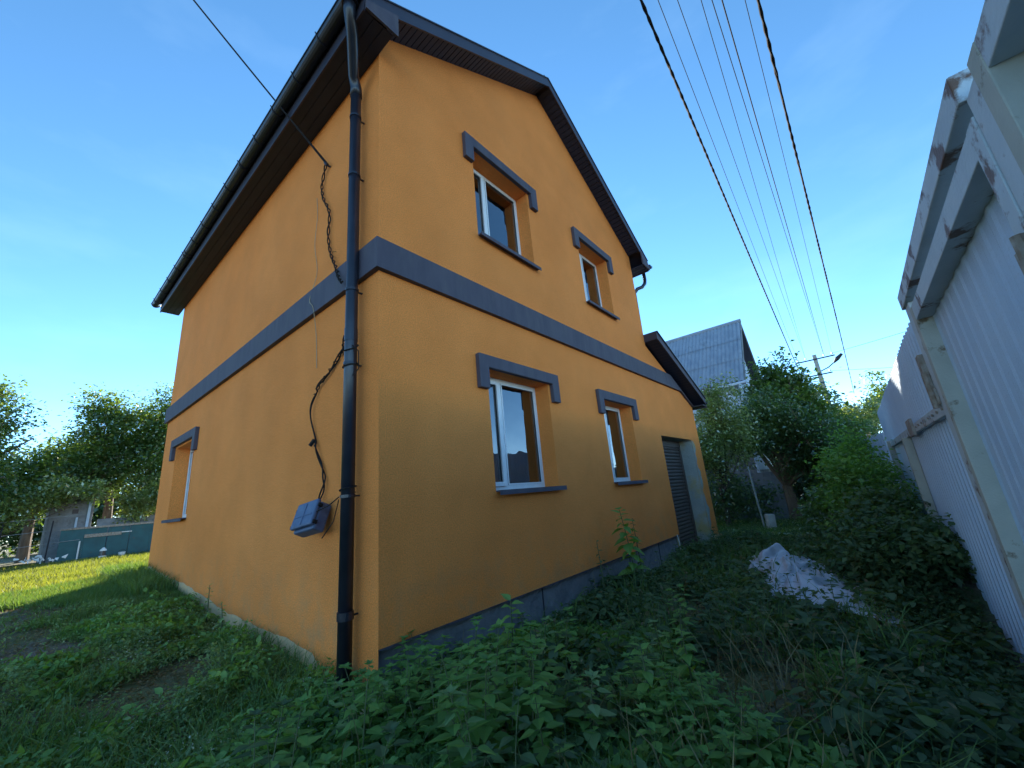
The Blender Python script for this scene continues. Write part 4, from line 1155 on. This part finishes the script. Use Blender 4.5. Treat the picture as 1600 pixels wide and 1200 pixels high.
# ================================================================== HERBS ALONG THE FENCE (one countable bush each)
for i, (x, y, h_, r_, lab) in enumerate([
        (9.4, -2.90, 2.10, .90, 'bright nettle thicket highest up at the end of the fence rail'),
        (8.0, -2.92, 1.75, .80, 'second leafy thicket along the fence below the rail'),
        (6.9, -2.95, 1.30, .65, 'third leafy thicket along the fence between rail and tarp'),
        (9.0, -2.35, 1.10, .60, 'low thicket in front of the highest fence thicket'),
        (5.7, -3.1, .75, .50, 'low thicket against the fence beside the tarp'),
        (4.6, -3.2, .55, .42, 'dark low thicket against the fence base')]):
    tree('thicket', lab, (x, y, gzf(x, y)), [(x, y, gzf(x, y) + h_ * .45, r_, .40, h_ * .45), (x + .3, y + .1, gzf(x, y) + h_ * .75, r_ * .6, .3, h_ * .25), (x - .3, y + .1, gzf(x, y) + h_ * .6, r_ * .5, .25, h_ * .2)], 90, 80, .08, 'leaf_nettle' if i in (0, 1, 2) else 'leaf_tree' if i == 3 else 'leaf_weed', 'stem', tr=.02, th=.25, cr=.13, cat_='thicket', flat=.6, seed=70 + i)

# ================================================================== NETTLES (near, individual)
def leaf_shape(mb, o, d, s, nrm, L, W):
    """toothed ovate leaf, folded along the rib, drooping tip"""
    prof = [(0.0, 0.0), (.12, .55), (.30, .95), (.42, .82), (.52, .80), (.66, .52), (.80, .34), (1.0, 0.0)]
    rib = [o + d * L * t - nrm * L * (.22 * t * t) for t, _ in prof]
    for sgn in (1, -1):
        edge = [rib[i] + s * (sgn * W * wv) + nrm * (W * .22 * wv) for i, (_, wv) in enumerate(prof)]
        n = len(mb.v); k = len(prof)
        mb.v += [tuple(p) for p in rib] + [tuple(p) for p in edge]
        for i in range(k - 1):
            if i == 0: f = (n, n + 1, n + k + 1)
            elif i == k - 2: f = (n + i, n + i + 1, n + k + i)
            else: f = (n + i, n + i + 1, n + k + i + 1, n + k + i)
            mb.f.append(f if sgn > 0 else tuple(reversed(f)))

def nettle(seed, H=1.0, L0=.115, nodes=9):
    rd = random.Random(seed)
    stem = MB(); lf = MB()
    bx_, by_ = rd.uniform(-.12, .12), rd.uniform(-.12, .12)
    def sp(t): return Vector((bx_ * t * t, by_ * t * t, H * t))
    stem.tube([sp(t / 6) for t in range(7)], [.007 - .0008 * t for t in range(7)], 5)
    for k in range(nodes):
        t = .14 + .84 * k / (nodes - 1)
        base = sp(t); a0 = (k % 2) * PI / 2 + rd.uniform(-.3, .3)
        L = L0 * (1.0 - .55 * max(0, t - .55) / .45) * (.75 + .25 * min(1, t / .4)) * rd.uniform(.85, 1.15)
        for side in (0, PI):
            a = a0 + side + rd.uniform(-.15, .15)
            el = rd.uniform(-.25, .25) + .5 * max(0, t - .7)
            d = Vector((math.cos(a) * math.cos(el), math.sin(a) * math.cos(el), math.sin(el)))
            s = Vector((-math.sin(a), math.cos(a), 0)); nrm = s.cross(d) * -1
            if nrm.z < 0: nrm = -nrm
            stem.tube([base, base + d * L * .3], .0022, 3, caps=False)
            leaf_shape(lf, base + d * L * .28, d, s, nrm, L, L * .34)
    for q in range(6):
        a = q * PI / 3 + rd.random(); el = rd.uniform(.3, .9); d = Vector((math.cos(a) * math.cos(el), math.sin(a) * math.cos(el), math.sin(el)))
        s = Vector((-math.sin(a), math.cos(a), 0)); nrm = s.cross(d)
        if nrm.z < 0: nrm = -nrm
        leaf_shape(lf, sp(1) - Vector((0, 0, .01)), d, s, nrm, L0 * .45, L0 * .16)
    return stem, lf
protos = []
rnd = random.Random(5)
LABN = 'green nettle in the weed patch before the house corner'
def place_nettle(x, y, h, sc, idx, grp, lab, mt='leaf_nettle'):
    key = (idx, mt)
    base = next((p for p in protos if p[0] == key), None)
    if base is None:
        st, lf = nettle(200 + idx, 1.0, .135)
        t = thing('nettle', lab, 'nettle', grp)
        a = st.build('stem', 'stem', t); c = lf.build('foliage', mt, t)
        protos.append((key, a, c))
    else:
        t = thing('nettle', lab, 'nettle', grp)
        a, c = linkdup(base[1], t), linkdup(base[2], t)
    t.location = (x, y, gzf(x, y) - .02)
    t.rotation_euler = (rnd.uniform(-.12, .12), rnd.uniform(-.12, .12), rnd.uniform(0, 6.28))
    t.scale = (sc, sc, h)
    return t
# band before the corner and plinth
cnt = 0
rn = random.Random(9)
while cnt < 120:
    x, y = rn.uniform(-1.1, 2.1), rn.uniform(-1.75, .05)
    if x < -.05 and y > -.15: continue
    if x + .45 * (y + 1.2) > 1.25 and rn.random() < .85: continue     # fades into the bare strip
    if (x - .75) ** 2 + (y + 1.15) ** 2 < .16: continue
    if math.hypot(x + 1.88, y + 3) < 1.5: continue
    h = rn.choice((rn.uniform(.22, .40), rn.uniform(.38, .60))) * (1.0 if y < -.25 else .85)
    if x > .35 and y > -.5: h *= .72
    place_nettle(x, y, h, rn.uniform(.65, .95), cnt % 7, 'nettles before the house corner', LABN, ('leaf_nettle', 'leaf_nettle', 'leaf_left', 'leaf_nettle', 'leaf_weed')[cnt % 5]); cnt += 1
for i in range(26):
    x, y = rn.uniform(-.45, .35), rn.uniform(-.55, -.12)
    place_nettle(x, y, rn.uniform(.36, .52), rn.uniform(.65, .95), i % 7, 'tall nettles at the house corner', 'tall nettle crowding the foot of the house corner')
for i in range(16):
    x, y = rn.gauss(.05, .32), rn.gauss(-1.25, .25)
    if math.hypot(x + 1.88, y + 3) < 1.7: continue
    place_nettle(x, y, rn.uniform(.52, .68), rn.uniform(.85, 1.1), i % 7, 'tallest nettles in front', 'tallest bright nettle standing out of the front weeds')
# clump at the right of the bare strip, and scattered dark ones
cnt = 0
while cnt < 34:
    x, y = rn.gauss(.62, .26), rn.gauss(-2.02, .15)
    if math.hypot(x + 1.88, y + 3) < 1.5: continue
    place_nettle(x, y, rn.uniform(.26, .46), rn.uniform(.6, .9), cnt % 7, 'nettles in the clump right of the bare earth', 'green nettle in the clump right of the bare earth patch'); cnt += 1
cnt = 0
while cnt < 130:
    x, y = rn.uniform(1.6, 9.0), rn.uniform(-3.3, -.2)
    if 3.0 < x < 6.6 and -2.85 < y < -1.2: continue
    hh = rn.choice((rn.uniform(.15, .3), rn.uniform(.3, .55))) if y > -2.6 else rn.uniform(.35, .9) if x > 4.2 else rn.uniform(.12, .26)
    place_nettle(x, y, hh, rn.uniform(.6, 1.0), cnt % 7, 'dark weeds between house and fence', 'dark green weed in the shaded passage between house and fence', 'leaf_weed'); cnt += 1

# tall single plants whose leaves are separate pieces
def hero(name, label, x, y, h, n, L, mt, seed, lob=False):
    rd = random.Random(seed); t = thing(name, label, 'plant', loc=(x, y, gzf(x, y) - .02))
    bx_, by_ = rd.uniform(-.08, .08), rd.uniform(-.08, .08)
    def sp(q): return Vector((bx_ * q * q * h, by_ * q * q * h, h * q))
    st = MB(); st.tube([sp(q / 8) for q in range(9)], [.011 - .001 * q for q in range(9)], 6)
    lm = MB(); leaf_shape(lm, Vector((.05, 0, 0)), Vector((1, 0, 0)), Vector((0, 1, 0)), Vector((0, 0, 1)), 1.0, .36)
    st.build('stem', 'stem', t); first = None
    for k in range(n):
        q = .22 + .78 * (k / (n - 1)) ** .8; a = k * 2.4 + rd.uniform(-.3, .3); s_ = L * rd.uniform(.75, 1.1) * (1 - .45 * max(0, q - .6) / .4)
        rot = (rd.uniform(-.3, .3), rd.uniform(-.1, .45) - .7 * max(0, q - .8) / .2, a)
        if first is None: first = lm.build('leaf', mt, t); o = first
        else: o = linkdup(first, t)
        o.location = sp(q); o.rotation_euler = rot; o.scale = (s_, s_, s_)
    return t
hero('tall_weed', 'tall leafy shoot rising against the orange wall above the plinth', 3.60, -.38, 1.10, 30, .24, 'leaf_nettle', 1)
hero('tall_weed', 'thin small leaved shoot left of the tall one on the plinth', 3.05, -.2, .72, 14, .07, 'leaf_weed', 2)
hero('tall_weed', 'thin dark shoot right of the tall one on the plinth', 4.1, -.25, .95, 22, .10, 'leaf_weed', 3)
hero('tall_weed', 'broad leafed bright shoot standing before the plinth', .78, -.62, .66, 20, .17, 'leaf_nettle', 4)
hero('tall_weed', 'leafy stalk at the top of the right nettle clump', .98, -1.90, .50, 20, .13, 'leaf_nettle', 5)
hero('tall_weed', 'bright topped stalk in the right nettle clump', .62, -1.78, .50, 20, .13, 'leaf_nettle', 6)
hero('tall_weed', 'small reddish shoot on the foot of the side wall', -.14, 3.55, .50, 14, .08, 'leaf_left', 7)
hero('tall_weed', 'leafy shoot beside the pale foot of the side wall', -.2, 2.75, .42, 16, .09, 'leaf_left', 8)
hero('tall_weed', 'leafy weed at the foot of the downpipe', -.3, .05, .34, 18, .13, 'leaf_nettle', 9)

# ================================================================== GROUND COVER
rng = np.random.default_rng(77)
def region(n, x0, x1, y0, y1, ok=None):
    out = []
    tot = 0
    while tot < n:
        p = np.stack([rng.uniform(x0, x1, n), rng.uniform(y0, y1, n)], 1)
        x, y = p[:, 0], p[:, 1]
        k = ~((x > -.02) & (x < 9.3) & (y > -.03) & (y < 8.2)) & (y > -3.45)
        k &= ~((np.hypot(x + 1.88, y + 3) < 1.0))
        k &= ~((np.abs((x - 4.75) * .987 + (y + 2.08) * .16) < 1.30) & (np.abs(-(x - 4.75) * .16 + (y + 2.08) * .987) < .42)) | (rng.random(n) < .12)
        if ok is not None: k &= ok(x, y)
        out.append(p[k]); tot += int(k.sum())
        if len(out) > 60: break
    return np.concatenate(out)[:n]
def bare(x, y):
    """bare earth patches"""
    n_ = .25 * np.sin(x * 5 + y * 3) + .2 * np.sin(y * 7 - x * 2)
    d = np.minimum.reduce([np.hypot((x + 1.9) / .85, (y - 5.0) / 2.3) + n_, np.hypot((x - .80) / .55, (y + 1.15) / .42) + n_, np.hypot((x - 1.75) / 1.0, (y + 2.1) / .42) + n_, np.hypot((x - 2.9) / .7, (y + 1.1) / .35) + n_, np.hypot((x - 7.6) / .6, (y + 1.6) / .3) + n_,
                           np.hypot((x + .85) / .45, (y - 1.9) / .5) + n_])
    return d
def cover(name, label, cat_, P2, hfun, per, ls, leafm, flat=.6, spread=.07, fine=False):
    n = len(P2); g_ = gz(P2[:, 0], P2[:, 1]); H = hfun(P2[:, 0], P2[:, 1])
    id_ = np.repeat(np.arange(n), per)
    t = rng.random(len(id_)) ** .7
    P_ = np.stack([P2[id_, 0] + rng.normal(size=len(id_)) * spread, P2[id_, 1] + rng.normal(size=len(id_)) * spread, g_[id_] + .01 + H[id_] * t], 1)
    V_, F_ = (leaves6 if fine else leaves)(P_, ls * rng.uniform(.45, 1.4, len(P_)), flat, .1, .27)
    o = npmesh(name, V_, F_, leafm)
    return tag(o, label, cat_, kind='stuff')
hvar = lambda x, y: .5 + .5 * np.sin(x * 2.3 + 1.3 * np.sin(y * 2.1)) * np.sin(y * 1.9 + x)
# passage between house and fence: three kinds of leaf, in patches
pas = lambda lo, hi: (lambda x, y: (rng.random(len(x)) < np.clip((bare(x, y) - .85) * 2.6, .03, 1)) & (rng.random(len(x)) < np.clip(1.3 - x / 14, .3, 1)) & (rng.random(len(x)) < np.clip(1.6 * (hvar(x * 1.4 + lo, y * 1.7 - lo) - hi) + .5, .06, 1)))
hh_ = lambda x, y: .04 + .20 * hvar(x * 1.5, y * 1.9) ** 1.5 + .22 * sm((-2.5 - y) / .6) * sm((x - 4) / 1.5)
P1 = region(6500, -1.4, 12.5, -3.45, 0.0, pas(0, .5))
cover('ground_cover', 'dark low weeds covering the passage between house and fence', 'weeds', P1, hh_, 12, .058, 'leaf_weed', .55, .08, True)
P1 = region(5200, -1.0, 12.5, -3.45, 0.0, pas(2.2, .5))
cover('ground_cover', 'small leaved creeping weeds in patches of the passage', 'weeds', P1, lambda x, y: .7 * hh_(x, y), 20, .026, 'leaf_left', .5, .07)
P1 = region(1500, .4, 11, -3.4, -.2, pas(4.0, .6))
cover('ground_cover', 'broad dark leaves sprawling between house and fence', 'weeds', P1, lambda x, y: hh_(x, y) + .05, 7, .11, 'leaf_weed', .65, .09, True)
P1 = region(1700, 8.8, 12.4, -1.9, .9)
cover('ground_cover', 'light green weeds in the open patch behind the annex', 'weeds', P1, lambda x, y: .10 + .12 * hvar(x * 2, y * 2), 10, .07, 'leaf_pale', .5, .07)
P1 = region(700, .1, 4.2, -3.46, -3.0)
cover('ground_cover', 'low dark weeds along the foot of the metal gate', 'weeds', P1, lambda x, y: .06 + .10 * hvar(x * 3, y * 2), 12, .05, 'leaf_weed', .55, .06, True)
P1 = region(3600, -1.3, 2.0, -2.6, 0.1, lambda x, y: bare(x, y) > 1.05)
cover('ground_cover', 'bright low leaves under the nettles before the corner', 'weeds', P1, lambda x, y: .05 + .16 * hvar(x, y), 12, .06, 'leaf_nettle', .55, .07, True)
# left side
P1 = region(11000, -3.4, -.02, -1.2, 8.6, lambda x, y: (rng.random(len(x)) < np.clip((bare(x, y) - .75) * 2.5, .03, 1)))
cover('ground_cover', 'small leaved green weeds left of the side wall', 'weeds', P1, lambda x, y: .03 + .20 * hvar(x * 1.9, y * 1.6) ** 1.4 * sm((6.5 - y) / 3) * (1 - .75 * sm((x + .45) / .4)), 16, .034, 'leaf_left', .35, .045)
P1 = region(1500, -2.6, -.1, -1.0, 5.2, lambda x, y: (bare(x, y) > 1.1) & (hvar(x * 1.9 + 1, y * 1.6) > .5))
cover('ground_cover', 'broader bright leaves in tufts among the left weeds', 'weeds', P1, lambda x, y: .08 + .20 * hvar(x * 1.9, y * 1.6), 10, .055, 'leaf_nettle', .5, .05, True)
P1 = region(900, -2.2, -.1, -.6, 4.5, lambda x, y: (bare(x, y) > 1.1) & (hvar(x * 1.6, y * 1.4) > .55))
cover('pale_blossom', 'tiny pale blossoms scattered over the left weeds', 'flowers', P1, lambda x, y: .16 + .06 * hvar(x, y), 3, .016, 'flower', .8, .03)
P1 = region(700, -1.2, 9, -3.3, -.2)
cover('withered_leaves', 'yellowed and withered leaves here and there in the weeds', 'leaves', P1, lambda x, y: .12 + .16 * hvar(x * 1.5, y * 1.9), 3, .05, 'drygrass', .6, .06, True)
# litter on the bare patches
P1 = region(7000, -3, 8.2, -2.8, 7.5, lambda x, y: bare(x, y) < 1.15)
cover('leaf_litter', 'dry leaves and crumbs on the bare earth patches', 'leaf litter', P1, lambda x, y: .0 * x + .008, 3, .03, 'drygrass', .9, .05)
# lawn
P1 = region(100000, -9, 7, 7.2, 21.5, lambda x, y: rng.random(len(x)) < np.clip((26 - y) / 14, .2, 1))
V_, F_ = blades(np.stack([P1[:, 0], P1[:, 1], gz(P1[:, 0], P1[:, 1])], 1), rng.uniform(.05, .13, len(P1)), rng.uniform(.008, .018, len(P1)), .6)
tag(npmesh('lawn_grass', V_, F_, 'grass'), 'mown yellow green lawn grass behind the side of the house', 'grass', kind='stuff')
P1 = region(60000, -4, 0, 3.0, 8.6, lambda x, y: rng.random(len(x)) < np.clip((bare(x, y) - .7) * 3, .02, 1) * sm((y - 3) / 3))
V_, F_ = blades(np.stack([P1[:, 0], P1[:, 1], gz(P1[:, 0], P1[:, 1])], 1), rng.uniform(.05, .14, len(P1)), rng.uniform(.004, .009, len(P1)), .6)
tag(npmesh('shade_grass', V_, F_, 'grassdark'), 'short green grass in the shade of the house', 'grass', kind='stuff')
parts = []
P1 = region(9000, -2.4, 1.2, -2.2, 2.4, lambda x, y: (bare(x, y) > 1.0) & (rng.random(len(x)) < .35 + .65 * hvar(x * 1.7, y)))
parts.append(blades(np.stack([P1[:, 0], P1[:, 1], gz(P1[:, 0], P1[:, 1])], 1), rng.uniform(.12, .32, len(P1)), rng.uniform(.0025, .0055, len(P1)), .7, 2))
P1 = region(2600, -.55, 0, 5.6, 9.4)
parts.append(blades(np.stack([P1[:, 0], P1[:, 1], gz(P1[:, 0], P1[:, 1])], 1), rng.uniform(.12, .34, len(P1)), rng.uniform(.004, .008, len(P1)), .5, 2))
P1 = region(2600, .3, 8.5, -3.1, -.2, lambda x, y: hvar(x * 2.4, y * 2.9) > .72)
parts.append(blades(np.stack([P1[:, 0], P1[:, 1], gz(P1[:, 0], P1[:, 1])], 1), rng.uniform(.18, .45, len(P1)), rng.uniform(.003, .006, len(P1)), .7, 2))
P1 = region(6000, 9.3, 12.6, -2.2, 1.2)
parts.append(blades(np.stack([P1[:, 0], P1[:, 1], gz(P1[:, 0], P1[:, 1])], 1), rng.uniform(.10, .35, len(P1)), rng.uniform(.005, .010, len(P1)), .5, 2))
V_, F_ = merge(parts)
tag(npmesh('long_grass', V_, F_, 'grassdark'), 'long grass tufts among the weeds and along the walls', 'grass', kind='stuff')
P1 = region(160, .0, 1.9, -2.7, -1.9)
P1 = np.concatenate([P1, region(60, -.8, 3, -3, .0)])
V_, F_ = blades(np.stack([P1[:, 0], P1[:, 1], gz(P1[:, 0], P1[:, 1])], 1), rng.uniform(.25, .5, len(P1)), rng.uniform(.003, .006, len(P1)), .4, 2)
tag(npmesh('dry_stalks', V_, F_, 'drygrass'), 'pale dry stalks among the shaded weeds', 'dry grass', kind='stuff')

# ================================================================== TARP
NX, NY = 150, 90
u, v = np.meshgrid(np.linspace(-1, 1, NX), np.linspace(-1, 1, NY), indexing='ij')
rr = np.random.default_rng(4)
ex = 1.40 * u + .14 * np.sin(v * 3 + 1) + .06 * np.sin(9 * v); ey = .52 * v * (1 - .15 * u) + .10 * np.sin(u * 2.6) + .04 * np.sin(11 * u)
hz = .24 * np.exp(-((u - .45) / .5) ** 2 - ((v - .35) / .6) ** 2) + .13 * np.exp(-((u + .5) / .5) ** 2 - (v / .7) ** 2)
w_ = u * 1.0 + v * .7 + .3 * np.sin(2.2 * v + u * 1.5)
fold = np.zeros_like(u)
for f_, a_ in ((7, .030), (13, .022), (25, .012), (47, .006)):
    ph = rr.uniform(0, 6); fold += a_ * (1 - 2 * np.abs(np.sin(f_ * (w_ + .25 * np.sin(u * rr.uniform(2, 4) + ph)) * .5 + ph)))
fold += .02 * (1 - 2 * np.abs(np.sin(6 * (u - v) + 2 * np.sin(3 * v))))
edge = np.clip(1.3 - np.maximum(np.abs(u), np.abs(v)), .1, 1)
hz = np.maximum(hz + fold * edge * 1.3 + .03, .012)
ca_, sa_ = math.cos(.16), math.sin(.16)
TX = 4.75 + ex * ca_ - ey * sa_; TY = -2.08 + ex * sa_ + ey * ca_
TZ = gz(TX, TY) + hz + .05
V_ = np.stack([TX, TY, TZ], -1).reshape(-1, 3)
ii = np.arange(NX * NY).reshape(NX, NY)
F_ = np.stack([ii[:-1, :-1], ii[1:, :-1], ii[1:, 1:], ii[:-1, 1:]], -1).reshape(-1, 4)
o = npmesh('tarp', V_, F_, 'tarp')
o.data.polygons.foreach_set('use_smooth', [True] * len(o.data.polygons))
tag(o, 'crumpled white tarp heaped among the weeds between house and fence', 'tarp')
P1 = region(170, 3.2, 6.4, -2.6, -1.5)
cover('ground_cover', 'weed leaves growing over the edges of the tarp', 'weeds', P1, lambda x, y: .20 + .14 * hvar(x * 3, y * 3), 6, .07, 'leaf_weed', .55, .06, True)
# thin string hanging from the door corner
mb = MB(); mb.tube([(6.42, -.012, .42), (6.44, -.02, .3), (6.43, -.03, .12), (6.46, -.04, 0.0)], .008, 4)
tag(mb.build('string', 'plastic'), 'white string hanging from the wall edge beside the garage door', 'string')
print('tris', sum(len(o.data.polygons) for o in S.objects if o.type == 'MESH'))
